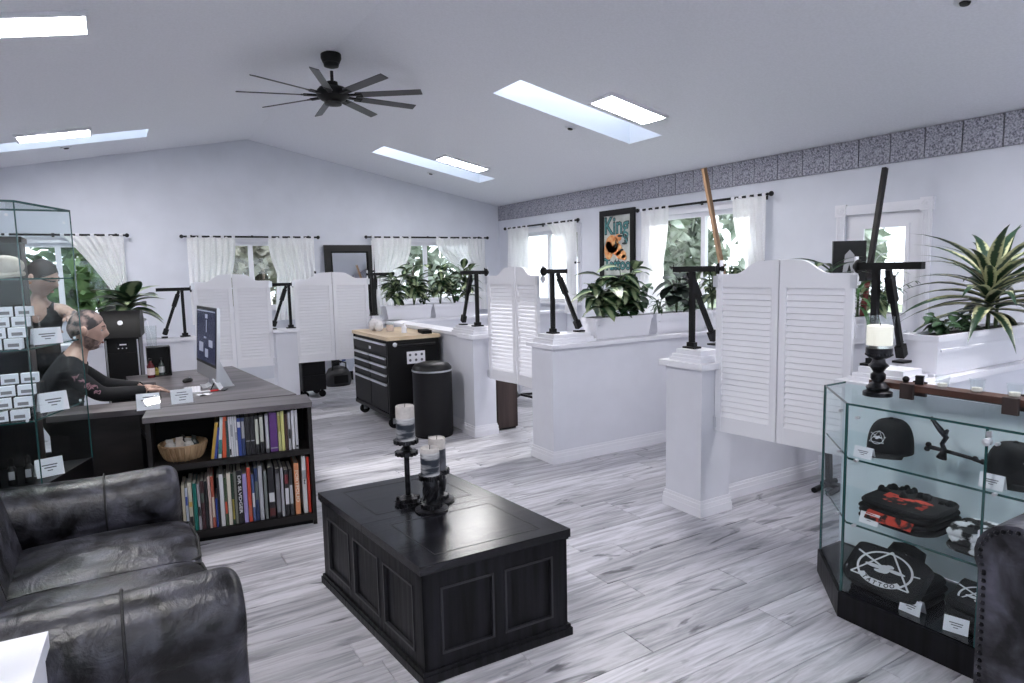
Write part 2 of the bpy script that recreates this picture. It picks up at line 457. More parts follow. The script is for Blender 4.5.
# ceiling: two slopes, skylight openings left open
SKR = [(3.07, 4.69, yy, yy + .475) for yy in (-1.75, 1.24, 4.885, 8.17)]
SKL = [(-1.25, 0.45, 8.36, 8.84), (-1.25, 0.45, -1.70, -1.22)]
mb = MB()
for hs, x0, x1 in ((SKR, RX, XR + .02), (SKL, XL - .02, RX)):
    for a, b, c, d in cells(hcuts(hs, x0, x1), vcuts(hs, YF, YB), hs):
        mb._add([(a, c, cz(a)), (b, c, cz(b)), (b, d, cz(b)), (a, d, cz(a))], [(0, 3, 2, 1)])
ceiling = struct('ceiling', mb, CEIL)
SHAFT = mat('skylight_shaft_paint', (0.74, 0.78, 0.86), 0.7)
for i, (a, b, c, d) in enumerate(SKR + SKL):
    mb = MB(); t = 0.012; h = 0.42
    za, zb = cz(a) , cz(b)
    # four inner faces of the shaft, rising square to the horizon
    mb._add([(a, c, za), (b, c, zb), (b, c, zb + h), (a, c, za + h)], [(0, 1, 2, 3)])
    mb._add([(a, d, za), (b, d, zb), (b, d, zb + h), (a, d, za + h)], [(3, 2, 1, 0)])
    mb._add([(a, c, za), (a, d, za), (a, d, za + h), (a, c, za + h)], [(3, 2, 1, 0)])
    mb._add([(b, c, zb), (b, d, zb), (b, d, zb + h), (b, c, zb + h)], [(0, 1, 2, 3)])
    s = ob('skylight', mb.mesh('skylight', fix=False), SHAFT); s['kind'] = 'structure'
    p = MB(); p._add([(a, c, za + h), (b, c, zb + h), (b, d, zb + h), (a, d, za + h)], [(0, 1, 2, 3)])
    part('pane', p, GLASS, s)
    fr = MB()
    for q0, q1 in (((a, c), (b, c)), ((b, c), (b, d)), ((b, d), (a, d)), ((a, d), (a, c))):
        fr.bar((q0[0], q0[1], cz(q0[0]) + h), (q1[0], q1[1], cz(q1[0]) + h), 0.05, 0.04)
    part('frame', fr, WHITE, s)

# speckled acoustic panels along the top of the right wall
part('panel_backing', MB().box(XR - .005, XR, -1.2, YB, EZ - .245, EZ), GAP, wall_right)
y = YB - 0.02
pmesh = MB().box(-0.022, -.004, -0.269, -0.003, 0, 0.243).mesh('acoustic_panel', bevel=0.003)
while y > -1.0:
    ob('acoustic_panel', pmesh, FELT, wall_right, (XR, y, EZ - 0.245)); y -= 0.276

# windows: frame, mullions, panes
def window(n, axis, u0, u1, z0, z1, pos, cols=2):
    f = MB(); w_ = 0.05
    def B(mb, a, b, c, d, e0, e1):
        if axis == 'y': mb.box(a, b, pos + e0, pos + e1, c, d)
        else: mb.box(pos + e0, pos + e1, a, b, c, d)
    B(f, u0, u1, z0, z0 + w_, .05, .11); B(f, u0, u1, z1 - w_, z1, .05, .11)
    B(f, u0, u0 + w_, z0 + w_, z1 - w_, .05, .11); B(f, u1 - w_, u1, z0 + w_, z1 - w_, .05, .11)
    o = struct('window_%d' % n, f, WHITE, bevel=.004)
    for k in range(1, cols):
        u = u0 + (u1 - u0) * k / cols
        m_ = MB(); B(m_, u - .03, u + .03, z0 + w_, z1 - w_, .055, .105); part('mullion', m_, WHITE, o)
    for k in range(cols):
        a = u0 + (u1 - u0) * k / cols; b = u0 + (u1 - u0) * (k + 1) / cols
        p = MB(); B(p, a + .03, b - .03, z0 + .04, z1 - .04, .078, .084); part('pane', p, GLASS, o)
    s_ = MB(); B(s_, u0 - .05, u1 + .05, z0 - .03, z0, -.05, .06); part('sill', s_, WHITE, o, .006)
    c_ = MB()
    B(c_, u0 - .07, u0, z0, z1 + .07, -.018, .0); B(c_, u1, u1 + .07, z0, z1 + .07, -.018, .0); B(c_, u0, u1, z1, z1 + .07, -.018, .0)
    part('casing', c_, WHITE, o, .004)
    return o
for i, (a, b, c, d) in enumerate(BW): window(i + 1, 'y', a, b, c, d, YB)
for i, (a, b, c, d) in enumerate(RW): window(i + 4, 'x', a, b, c, d, XR)
for i, (a, b, c, d) in enumerate(FW):
    f = MB(); g = MB()
    for z in (c, d - .05): f.box(a, b, YF - .1, YF - .04, z, z + .05)
    for x in (a, (a + b) / 2 - .025, b - .05): f.box(x, x + .05, YF - .1, YF - .04, c, d)
    o = struct('window_%d' % (6 + i), f, WHITE)
    part('pane', g.box(a, b, YF - .075, YF - .07, c, d), GLASS, o)

# white entry door in the right wall, glazed, with corner block casing
y0, y1, zt = 2.931, 3.599, 2.019
gy0, gy1, gz0, gz1 = 3.04, 3.46, 1.12, 1.92
f = MB()
for a, b, c, d in cells([y0, y1, gy0, gy1], [0.01, zt, gz0, gz1], [(gy0, gy1, gz0, gz1)]): f.box(XR + .02, XR + .065, a, b, c, d)
door = struct('door_1', f, WHITE)
part('glazing', MB().box(XR + .040, XR + .046, gy0, gy1, gz0, gz1), GLASS, door)
g = MB()
for a, b, c, d in ((gy0, gy1, gz0, gz0 + .03), (gy0, gy1, gz1 - .03, gz1), (gy0, gy0 + .03, gz0 + .03, gz1 - .03), (gy1 - .03, gy1, gz0 + .03, gz1 - .03)): g.box(XR + .008, XR + .022, a, b, c, d)
part('glazing_bead', g, WHITE, door)
g = MB(); cy = (gy0 + gy1) / 2
for r in (.1, .17):
    g.tube([(XR + .036, cy + r * math.cos(t), 1.52 + r * 1.5 * math.sin(t)) for t in [k * math.pi / 10 for k in range(11)]], .004, 5)
for yy in (cy - .17, cy - .1, cy + .1, cy + .17): g.tube([(XR + .036, yy, gz0), (XR + .036, yy, 1.52)], .004, 5)
part('lead_came', g, STEEL, door)
k = MB(); k.lathe([(.02, 0), (.02, .02), (.012, .025), (.012, .045), (.028, .055), (.03, .07), (.02, .085)], (0, 0, 0), 14, Matrix.Rotation(-math.pi / 2, 4, 'Y'))
part('knob', k, STEEL, door, loc=(XR + .02, 3.0, 1.0), smooth=True)
c = MB()
for a, b in ((2.855, 2.935), (3.595, 3.675)):
    c.box(XR - .02, XR, a, b, 0, 2.02)
    for q in (.015, .03, .045, .06): c.box(XR - .026, XR - .02, a + q, a + q + .008, .1, 2.02)
c.box(XR - .02, XR, 2.935, 3.595, 2.02, 2.10)
for q in (.02, .045): c.box(XR - .026, XR - .02, 2.935, 3.595, 2.02 + q, 2.028 + q)
part('casing', c, WHITE, door, .002)
for a in (2.845, 3.585):
    b_ = MB().box(XR - .03, XR, a, a + .1, 2.01, 2.115)
    b_.lathe([(.036, .03), (.036, .036), (.026, .038), (.026, .033), (.014, .033), (.012, .038)], (XR, a + .05, 2.0625), 16, Matrix.Rotation(-math.pi / 2, 4, 'Y'))
    part('corner_block', b_, WHITE, door, .002)
struct('baseboard_back', MB().box(XL, XR, YB - .016, YB, 0, .11), WHITE, bevel=.004)
struct('baseboard_right', MB().box(XR - .016, XR, 3.7, YB, 0, .11), WHITE, bevel=.004)
struct('baseboard_left', MB().box(XL, XL + .016, YF, YB, 0, .11), WHITE, bevel=.004)

# half-height partitions
CAPZ = 0.955
def skirt(mb, x0, x1, y0, y1):
    for e, z in ((.016, .055), (.012, .085), (.006, .105)): mb.box(x0 - e, x1 + e, y0 - e, y1 + e, 0.0005, z)
NT = [0]
def half_wall(bodies, cols, plinths, capz=CAPZ):
    mb = MB()
    for b in bodies: mb.box(b[0], b[1], b[2], b[3], 0.0005, capz)
    o = struct('half_wall', mb, PART)
    for b in bodies:
        part('cap', MB().box(b[0] - .03, b[1] + (.03 if b[1] < XR - .05 else 0), b[2] - .04, b[3] + .04, capz, capz + .032), WHITE, o, .009, 2)
        s_ = MB(); skirt(s_, b[0], b[1] - .02, b[2], b[3]); part('baseboard', s_, WHITE, o, .003)
    for b in cols:
        part('column', MB().box(b[0], b[1], b[2], b[3], 0.0005, capz), PART, o, .003)
        part('column_cap', MB().box(b[0] - .035, b[1] + .035, b[2] - .035, b[3] + .035, capz - .004, capz + .034), WHITE, o, .01, 2)
        s_ = MB(); skirt(s_, *b); part('baseboard', s_, WHITE, o, .003)
    for b in plinths:
        p_ = MB()
        for e, za, zb in ((.012, .032, .055), (0, .055, .075), (-.02, .075, .105)): p_.box(b[0] - e, b[1] + e, b[2] - e, b[3] + e, capz + za, capz + zb)
        NT[0] += 1; struct('trim_%d' % NT[0], p_, WHITE, None, .006)
    return o
HW = 'white half-height partition'
half_wall([(2.99, XR, 4.35, 4.66)], [], [(3.01, 3.43, 4.37, 4.64)])['label'] = 'white half wall between the two middle stations, planters on its cap'
half_wall([(3.36, 4.5, 3.0, 3.17), (4.5, XR, 3.07, 3.17)], [(3.10, 3.36, 2.87, 3.18)], [(3.12, 3.34, 2.90, 3.15)])['label'] = 'white half wall with square end column beside the nearest louvered doors'
half_wall([(3.5, XR, 1.78, 1.95)], [(3.25, 3.5, 1.70, 2.03)], [(3.27, 3.48, 1.73, 2.0)])['label'] = 'nearest white half wall behind the glass display case'
half_wall([(2.92, 3.08, 5.75, 7.92), (2.72, XR, 7.92, 8.10)], [(2.88, 3.12, 5.52, 5.75)], [(2.90, 3.10, 5.54, 5.98), (2.72, 2.86, 7.93, 8.09)])['label'] = 'white half wall behind the tool cabinet and bin'
half_wall([(1.56, 1.80, 7.90, 8.12)], [], [], .93)['label'] = 'short white pillar between the two far louvered door pairs'
half_wall([(XL, 0.70, 7.92, 8.10)], [], [], .91)['label'] = 'white half wall at far left under the potted plant'
# ------------------------------------------------------------------ louvered half doors
LW_, DB, DSH, DPK, DRB = 0.425, 0.555, 1.545, 1.625, 1.462
def leaf_parts(t, w, mirror):
    """leaf spans x 0..w from its hinge; mirror flips which side the arch rises to"""
    sgn = -1 if mirror else 1
    def X(v): return sgn * v
    def bx(mb, a, b, y0, y1, c, d): mb.box(min(X(a), X(b)), max(X(a), X(b)), y0, y1, c, d)
    sm = MB(); bx(sm, 0, .042, -.014, .014, DB, DSH)
    part('stile', sm, SLAT, t, .003)
    sm = MB(); bx(sm, w - .042, w, -.014, .014, DB, DRB + .02)
    part('stile', sm, SLAT, t, .003)
    rb = MB(); bx(rb, .042, w - .042, -.012, .012, DB, DB + .095); part('bottom_rail', rb, SLAT, t, .003)
    pts = [(.042, DRB), (w, DRB), (w, DPK)]
    for k in range(9):
        u = k / 8
        x = w - .12 - u * (w - .12 - .13); s = .5 + .5 * math.cos(math.pi * u)
        pts.append((x, DSH + (DPK - DSH - .006) * s))
    pts += [(.042, DSH)]
    pts = [(X(a), b) for a, b in pts]
    tr = MB(); tr.prism(pts, -.012, .012, Matrix(((1, 0, 0, 0), (0, 0, 1, 0), (0, 1, 0, 0), (0, 0, 0, 1))))
    part('top_rail', tr, SLAT, t, .002)
    n = 23; z0, z1 = DB + .095, DRB
    dz = (z1 - z0) / n
    key = (round(w, 3), mirror)
    if key not in _slat:
        q = MB(); M = Matrix.Rotation(R_(-27), 4, 'X')
        q.box(min(X(.042), X(w - .042)), max(X(.042), X(w - .042)), -.0035, .0035, -.021, .021, M)
        _slat[key] = q.mesh('slat')
    for k in range(n): ob('slat', _slat[key], SLAT, t, (0, 0, z0 + dz * (k + .5)))
    h = MB()
    for z in (DB + .02, DSH - .08): bx(h, -.02, .015, -.02, -.012, z, z + .07)
    part('hinge', h, STEEL, t)
_slat = {}
def louver_pair(p, q, labels, open_=(0, 0), w=LW_, dz=0):
    p, q = Vector((*p, 0)), Vector((*q, 0)); d = q - p; a = math.atan2(d.y, d.x)
    w = d.length / 2 - .004
    for i, (o, mir) in enumerate(((p, False), (q, True))):
        t = thing('louvered_door', labels[i], 'door', (o.x, o.y, dz), a + open_[i], 'louvered half doors of the stations')
        leaf_parts(t, w, mir)
louver_pair((3.225, 2.865), (3.33, 2.04), ('largest nearest louvered white half door, left leaf hinged on the square column', 'largest nearest louvered white half door, right leaf beside the glass case'), (0, 0))
louver_pair((3.05, 5.50), (3.08, 4.68), ('louvered white half door left leaf beyond the black bin', 'louvered white half door right leaf meeting the middle half wall'), (R_(7), R_(-7)))
louver_pair((0.735, 7.98), (1.545, 7.98), ('louvered white half door directly behind the computer screen', 'louvered white half door just right of the computer screen'), (R_(3), R_(-3)), dz=-.01)
louver_pair((1.81, 7.98), (2.71, 7.98), ('louvered white half door left leaf in front of the leaning mirror', 'louvered white half door right leaf behind the tool cabinet'), (R_(-2), R_(2)), dz=-.01)

# ------------------------------------------------------------------ black A-frame brackets on the partitions
def bracket(loc, rz, label, flip=1, along=False, L=.31, post=-.12, reach=.25):
    """hinge plate at the origin end; the bar runs along local -Y, the brace to the side or along the bar"""
    t = thing('bracket_stand', label, 'stand', loc, rz, 'black A-frame bracket stands')
    H = .50
    part('top_bar', MB().box(-.018, .018, -L, 0.02, H, H + .036), BLKMET, t, .005)
    part('post', MB().box(-.015, .015, post - .015, post + .015, .012, H), BLKMET, t, .004)
    if along: top, bot = Vector((0, post - .03, H)), Vector((0, post - .20, .03))
    else: top, bot = Vector((.02 * flip, post - .05, H)), Vector((reach * flip, post - .03, .03))
    b = MB(); b.bar(top, bot, .024, .030); part('brace', b, BLKMET, t, .004)
    b = MB(); b.bar(top.lerp(bot, .08), top.lerp(bot, .36), .036, .044); part('brace_sleeve', b, BLKMET, t, .008)
    b = MB(); b.bar(top.lerp(bot, .86), top.lerp(bot, .99), .042, .05); part('brace_shoe', b, BLKMET, t, .006)
    f = MB(); f.box(-.035, .035, post - .05, post + .05, 0, .012); f.box(-.018, .018, post - .03, post + .03, .012, .04)
    part('foot', f, BLKMET, t, .003)
    part('foot', MB().box(bot.x - .042, bot.x + .042, bot.y - .03, bot.y + .03, 0, .012), BLKMET, t, .003)
    d = MB(); d.lathe([(.0, 0), (.034, 0), (.038, .006), (.034, .014), (.018, .016), (.016, .03)], (0, .02, H + .018), 16, Matrix.Rotation(-math.pi / 2, 4, 'X'))
    part('hinge_disc', d, BLKMET, t, .001, smooth=True)
    d = MB(); d.lathe([(.0, 0), (.026, 0), (.026, .014), (.01, .02)], (0, .036, H - .045), 14, Matrix.Rotation(-math.pi / 2, 4, 'X')); d.box(-.012, .012, .034, .044, H - .08, H + .07)
    part('hinge_plate', d, WHITE, t, .002, smooth=True)
    return t
PZ = CAPZ + .105
bracket((3.23, 2.88, PZ), math.pi, 'black A-frame bracket on the square white column left of the nearest louvered door', -1, post=-.20, L=.36)
bracket((3.37, 2.02, PZ), 0, 'black A-frame bracket behind the glass-cupped candle', L=.30, post=-.07, reach=.22)
bracket((3.13, 4.64, PZ), 0, 'black A-frame bracket at the end of the middle half wall', L=.29, post=-.10)
bracket((3.07, 5.62, PZ), -math.pi / 2, 'black A-frame bracket above the black bin, beside two long planters', -1, L=.24, post=-.08)
bracket((2.76, 8.01, PZ), math.pi / 2, 'black A-frame bracket between mirror and planters', post=-.02, reach=.03)
bracket((1.78, 8.01, .965), -math.pi / 2, 'black A-frame bracket on the short white pillar', -1, True, post=-.02, L=.22)
bracket((.69, 8.01, .945), -math.pi / 2, 'black A-frame bracket at far left beside the potted plant', -1, True, post=-.06)

# ------------------------------------------------------------------ plants
def leaf_mesh(name, L, W, droop, fold=.25, seg=5, tip=0.9):
    mb = MB(); vs = []
    for i in range(seg + 1):
        u = i / seg
        wv = W * (math.sin(math.pi * min(1, u ** tip * .96 + .04)) ** .8) if i < seg else W * .02
        y_ = L * u * (1 - .15 * droop * u); z_ = -droop * L * u * u * .6
        vs.append([mb.bm.verts.new((-wv, y_, z_ + fold * wv)), mb.bm.verts.new((0, y_, z_)), mb.bm.verts.new((wv, y_, z_ + fold * wv))])
    for i in range(seg):
        for j in (0, 1): mb.bm.faces.new((vs[i][j], vs[i][j + 1], vs[i + 1][j + 1], vs[i + 1][j]))
    return mb.mesh(name, smooth=True, fix=False)
def strap_mesh(L, W, droop, seg=7):
    mb = MB(); vs = []
    for i in range(seg + 1):
        u = i / seg
        wv = W * (.55 + .45 * math.sin(math.pi * min(1, u * 1.3))) * (1 - u ** 3)
        a = droop * u
        y_ = L * (math.sin(a) / droop if droop > .01 else u); z_ = L * (-(1 - math.cos(a)) / droop if droop > .01 else 0)
        vs.append([mb.bm.verts.new((-wv, y_, z_ + .35 * wv)), mb.bm.verts.new((0, y_, z_)), mb.bm.verts.new((wv, y_, z_ + .35 * wv))])
    for i in range(seg):
        for j in (0, 1): mb.bm.faces.new((vs[i][j], vs[i][j + 1], vs[i + 1][j + 1], vs[i + 1][j]))
    return mb.mesh('strap_leaf', smooth=True, fix=False)
LM = {'broad': leaf_mesh('leaf', .17, .042, .9), 'oval': leaf_mesh('leaf', .15, .05, .5, .15), 'small': leaf_mesh('leaf', .09, .028, .6), 'narrow': leaf_mesh('leaf', .20, .018, 1.0),
      'strap': strap_mesh(.56, .040, 1.0), 'strap2': strap_mesh(.44, .028, .9), 'long': strap_mesh(.36, .02, 1.9)}
def aim(pos, az, el, s=1.0, roll=0.0):
    M = Matrix.Rotation(az, 4, 'Z') @ Matrix.Rotation(el, 4, 'X') @ Matrix.Rotation(roll, 4, 'Y') @ Matrix.Diagonal((s, s, s, 1))
    return Matrix.Translation(Vector(pos)) @ M
def bushy(parent, base, h, spread, n, kind, m, stems=5, el=(-.1, .9), sc=(.7, 1.25), seed=1, name='stem'):
    r = random.Random(seed); st = MB(); tips = []
    for k in range(stems):
        a = r.random() * 6.283; q = spread * (.15 + .6 * r.random()); hh = h * (.55 + .45 * r.random())
        p0 = Vector(base); p2 = p0 + Vector((math.cos(a) * q, math.sin(a) * q * .8, hh)); p1 = p0 + (p2 - p0) * .5 + Vector((-math.cos(a) * q * .15, 0, hh * .08))
        st.tube([p0, p1, p2], [.006, .005, .003], 5); tips.append((p0, p1, p2, a))
    s = part(name, st, STEM, parent)
    for k in range(n):
        p0, p1, p2, a = tips[k % stems]
        u = .25 + .75 * (k // stems + .5) / max(1, n / stems)
        u = min(1, u)
        p = p0.lerp(p1, min(1, u * 2)) if u < .5 else p1.lerp(p2, min(1, (u - .5) * 2))
        az = a - math.pi / 2 + r.uniform(-1.5, 1.5); e = r.uniform(*el) * (1.15 if u > .8 else 1)
        ob('leaf', LM[kind], m, s, M=aim(p, az, e, r.uniform(*sc), r.uniform(-.3, .3)))
    return s
def rosette(parent, base, h, n, kind, m, el=(-.2, 1.3), sc=(.7, 1.1), seed=1):
    r = random.Random(seed)
    st = MB().tube([base, Vector(base) + Vector((.01, 0, h))], [.012, .008], 6)
    s = part('stem', st, STEM, parent)
    for k in range(n):
        u = k / n
        e = el[0] + (el[1] - el[0]) * u + r.uniform(-.12, .12)
        ob('leaf', LM[kind], m, s, M=aim(Vector(base) + Vector((0, 0, h * (.35 + .65 * u))), k * 2.4 + r.uniform(-.3, .3), e, r.uniform(*sc), r.uniform(-.2, .2)))
    return s
def palm(parent, base, n, L, m, seed=1):
    r = random.Random(seed)
    for k in range(n):
        a = k * 2.4 + r.random(); q = .12 + .10 * r.random(); h = L * (.7 + .4 * r.random())
        p0 = Vector(base); pts = [p0 + Vector((math.cos(a) * q * u * u, math.sin(a) * q * u * u, h * (u - .18 * u * u * u))) for u in [i / 6 for i in range(7)]]
        s = part('frond', MB().tube(pts, [.005] * 4 + [.004, .003, .002], 5), STEM, parent)
        for i in range(2, 7):
            for sd in (-1, 1):
                ob('leaf', LM['narrow'], m, s, M=aim(pts[i], a - math.pi / 2 + sd * .95, .35, .42 + .1 * (6 - i) * .5))
def planter(loc, rz, label, L=.62, D=.20, H=.185, group='white window-box planters on the half walls'):
    t = thing('planter', label, 'planter', loc, rz, group)
    mb = MB(); n0 = .035
    mb._add([(-L / 2 + n0, -D / 2 + .02, .012), (L / 2 - n0, -D / 2 + .02, .012), (L / 2 - n0, D / 2 - .02, .012), (-L / 2 + n0, D / 2 - .02, .012),
             (-L / 2 + .008, -D / 2 + .008, H - .03), (L / 2 - .008, -D / 2 + .008, H - .03), (L / 2 - .008, D / 2 - .008, H - .03), (-L / 2 + .008, D / 2 - .008, H - .03)],
            ((3, 2, 1, 0), (4, 5, 6, 7), (0, 1, 5, 4), (1, 2, 6, 5), (2, 3, 7, 6), (3, 0, 4, 7)))
    part('box', mb, PLANTER, t, .004)
    rim = MB()
    rim.box(-L / 2, L / 2, -D / 2, -D / 2 + .018, H - .032, H); rim.box(-L / 2, L / 2, D / 2 - .018, D / 2, H - .032, H)
    rim.box(-L / 2, -L / 2 + .018, -D / 2 + .018, D / 2 - .018, H - .032, H); rim.box(L / 2 - .018, L / 2, -D / 2 + .018, D / 2 - .018, H - .032, H)
    part('rim', rim, PLANTER, t, .005)
    tr = MB().box(-L / 2 + .045, L / 2 - .045, -D / 2 + .004, -D / 2 + .012, H * .60, H * .66)
    tr.box(-L / 2 + .02, L / 2 - .02, -D / 2 + .025, D / 2 - .025, 0, .014)
    part('moulding', tr, PLANTER, t, .002)
    part('soil', MB().box(-L / 2 + .018, L / 2 - .018, -D / 2 + .018, D / 2 - .018, H - .034, H - .014), SOIL, t)
    return t
CT = CAPZ + .0335
# middle half wall: three planters
t = planter((3.80, 4.505, CT), 0, 'white planter of variegated broad leaves under the framed poster', .66)
bushy(t, (-.16, 0, .16), .38, .24, 46, 'broad', LEAF_V, 8, (-.1, .9), (1.1, 1.6), 3)
bushy(t, (.05, 0, .16), .50, .20, 48, 'broad', LEAF_D, 8, (-.2, .9), (1.0, 1.4), 4)
bushy(t, (.20, 0, .16), .28, .20, 54, 'small', LEAF_D, 9, (-.2, .8), (1.1, 1.7), 5)
bushy(t, (.02, -.03, .16), .12, .2, 26, 'small', LEAF_D, 6, (-.3, .6), (.7, 1.1), 6)
t = planter((4.50, 4.505, CT), 0, 'white planter with dark round-leaved rubber plant beside the black bracket', .66)
bushy(t, (.02, 0, .16), .50, .20, 22, 'oval', LEAF_R, 5, (-.4, .7), (1.1, 1.6), 9)
bushy(t, (-.20, 0, .16), .16, .14, 30, 'narrow', LEAF_D, 6, (-.1, .8), (.45, .7), 10)
bushy(t, (.20, 0, .16), .16, .14, 30, 'small', LEAF_Y, 6, (-.2, .7), (.8, 1.2), 11)
t = planter((5.22, 4.505, CT), 0, 'white planter against the right wall behind the nearest louvered door', .66)
bushy(t, (-.22, 0, .16), .50, .14, 34, 'broad', LEAF_G, 6, (-.3, .9), (.8, 1.2), 13)
bushy(t, (.04, .02, .16), .52, .16, 36, 'broad', LEAF_D, 6, (-.2, .9), (.7, 1.1), 14)
# far half wall: two planters behind the tool cabinet
t = planter((3.23, 8.01, CT), 0, 'white planter of leafy plants, left one behind the tool cabinet', .64)
bushy(t, (-.16, 0, .16), .44, .26, 56, 'broad', LEAF_D, 8, (-.2, .9), (.9, 1.35), 21)
bushy(t, (.10, 0, .16), .56, .22, 54, 'broad', LEAF_D, 7, (-.2, 1.0), (.9, 1.3), 22)
bushy(t, (.24, 0, .16), .26, .18, 30, 'small', LEAF_G, 7, (-.3, .8), (.9, 1.4), 23)
t = planter((3.89, 8.01, CT), 0, 'white planter of leafy plants, right one next to the black bracket above the bin', .64)
bushy(t, (-.18, 0, .16), .56, .24, 58, 'broad', LEAF_D, 8, (-.2, 1.0), (.9, 1.35), 24)
bushy(t, (.02, -.02, .16), .38, .22, 60, 'small', LEAF_Y, 8, (-.2, .8), (1.0, 1.7), 25)
bushy(t, (.20, 0, .16), .54, .2, 44, 'broad', LEAF_G, 6, (.1, 1.1), (.9, 1.3), 26)
# near half walls
t = planter((5.28, 3.10, CT), 0, 'white planter in front of the white entry door', .70)
palm(t, (.22, 0, .16), 9, .46, LEAF_G, 31)
bushy(t, (.05, 0, .16), .26, .18, 40, 'broad', LEAF_D, 7, (-.3, .8), (.7, 1.0), 32)
rosette(t, (-.22, -.03, .17), .22, 18, 'long', LEAF_G, (-.1, 1.0), (.8, 1.1), 33)
t = planter((4.50, 3.08, CT), 0, 'white planter half hidden behind the nearest louvered door', .70, .16)
rosette(t, (.20, 0, .16), .42, 18, 'strap2', LEAF_D, (-.1, .8), (.6, .9), 34)
bushy(t, (-.05, 0, .16), .46, .18, 30, 'broad', LEAF_D, 6, (-.3, .8), (.8, 1.2), 35)
t = planter((4.22, 1.865, CT), 0, 'large white planter holding the tall yellow-edged dracaena', 1.14, .19, .22)
rosette(t, (.17, 0, .19), .30, 40, 'strap', LEAF_Y, (.0, 1.25), (.8, 1.12), 47)
rosette(t, (.34, .03, .2), .30, 16, 'strap2', LEAF_Y, (0.2, 1.3), (.8, 1.2), 42)
bushy(t, (-.30, 0, .2), .12, .24, 34, 'small', LEAF_D, 8, (-.3, .7), (.7, 1.1), 43)
bushy(t, (-.02, -.02, .2), .10, .2, 26, 'small', LEAF_V, 6, (-.3, .7), (.7, 1.1), 44)
# pot at far left
t = thing('potted_plant', 'broad-leaved plant in a white pot on the far left half wall', 'plant', (.12, 8.0, .943))
part('pot', MB().lathe([(.0, 0), (.10, 0), (.135, .2), (.15, .2), (.15, .225), (.13, .225), (.125, .2), (.0, .2)], n=22), PLANTER, t, smooth=True)
part('soil', MB().lathe([(.0, .19), (.128, .19), (.128, .206), (0, .206)], n=18), SOIL, t)
rosette(t, (0, 0, .2), .22, 26, 'broad', LEAF_V, (-.05, 1.1), (1.6, 2.5), 51)
# trailing plant on a stand behind the glass tower, by the first window
t = thing('potted_plant', 'small leafy plant by the window at the far left behind the standing person', 'plant', (.02, 9.2, 0.0))
part('stand', MB().box(-.12, .12, -.12, .12, 0, 1.0), WHITE, t, .01)
part('pot', MB().lathe([(.0, 1.0), (.08, 1.0), (.11, 1.15), (.0, 1.15)], n=18), PLANTER, t, smooth=True)
bushy(t, (0, 0, 1.14), .4, .16, 36, 'small', LEAF_D, 7, (-.4, .8), (1.0, 1.6), 52)
# ------------------------------------------------------------------ curtain rods and sheer curtains
def rod(axis, u0, u1, z, pos, label):
    mid = (u0 + u1) / 2
    loc = (mid, pos, z) if axis == 'x' else (pos, mid, z)
    t = thing('curtain_rod', label, 'curtain rod', loc, 0 if axis == 'x' else math.pi / 2)
    h = (u1 - u0) / 2
    part('pole', MB().tube([(-h, 0, 0), (h, 0, 0)], .013, 8), BLACK, t, smooth=True)
    s = 1 if axis == 'x' else -1
    for sd in (-1, 1):
        part('finial', MB().ball((sd * (h + .02), 0, 0), .026, u=10, v=7), BLACK, t, smooth=True)
    for x in (-h + .10, 0, h - .10):
        part('bracket', MB().box(x - .008, x + .008, 0, s * .085, -.01, .01).box(x - .014, x + .014, s * .078, s * .088, -.045, .025), BLACK, t)
    return t
TAB = MB().lathe([(.018, -.02), (.019, .02)], n=10).mesh('tab')
def curtain(axis, uo, ui, z, zb, pos, label, m, tie=None, tw=.35, seed=1, group=None, swag=False):
    """hangs from the rod between uo (outer) and ui (inner); tied back at height tie"""
    r = random.Random(seed); ph = r.random() * 6
    c = (uo, pos, z) if axis == 'x' else (pos, uo, z)
    t = thing('sheer_curtain', label, 'curtain', c)
    W = ui - uo
    nf = max(4, int(abs(W) / .075))
    def f(u, v):
        zz = -(z - zb) * v
        k = 1.0
        if tie:
            vt = (z - tie) / (z - zb)
            if v < vt: k = 1 - (1 - tw) * ((v / vt) ** (0.8 if swag else 2.2))
            else: k = tw + .08 * (v - vt) / max(1e-3, 1 - vt)
        uu = W * u * k
        fold = .020 * math.sin(u * nf * 6.283 + ph) * (.4 + .6 * min(1, v * 3)) + .008 * math.sin(u * nf * 2.7 + 5 * v)
        if axis == 'x': return Vector((uu, fold, zz))
        return Vector((fold, uu, zz))
    part('sheet', MB().grid(f, nf * 6, 18), m, t, smooth=True)
    n = 5
    for k in range(n):
        uu = W * (.04 + .92 * k / (n - 1))
        M = Matrix.Translation((uu, 0, 0) if axis == 'x' else (0, uu, 0)) @ Matrix.Rotation(math.pi / 2, 4, 'Y' if axis == 'x' else 'X')
        ob('tab', TAB, WHITE, t, M=M)
    if tie:
        hk = MB(); uu = W * .02
        sgn = -1
        if axis == 'x': hk.bar((uu, .02, tie - z), (uu, .12, tie - z), .012, .012).ball((uu, .0, tie - z), .02, u=8, v=6)
        else: hk.bar((.02, uu, tie - z), (.12, uu, tie - z), .012, .012).ball((0, uu, tie - z), .02, u=8, v=6)
        part('holdback', hk, BLACK, t)
    return t
yc = YB - .095
rod('x', -1.35, .17, 2.135, yc, 'black curtain rod over the far left window')
rod('x', .83, 2.58, 2.125, yc, 'black curtain rod over the window left of the leaning mirror')
rod('x', 3.34, 5.40, 2.135, yc, 'black curtain rod over the window behind the two planters')
xc = XR - .095
rod('y', 7.50, 9.46, 2.27, xc, 'black curtain rod over the right wall window beside the corner')
rod('y', 4.34, 6.24, 2.29, xc, 'black curtain rod over the window with the leaning wooden pole')
curtain('x', .15, -.52, 2.135, .95, yc, 'lace curtain tied back at right of the far left window', LACE, 1.42, .25, 1, swag=True)
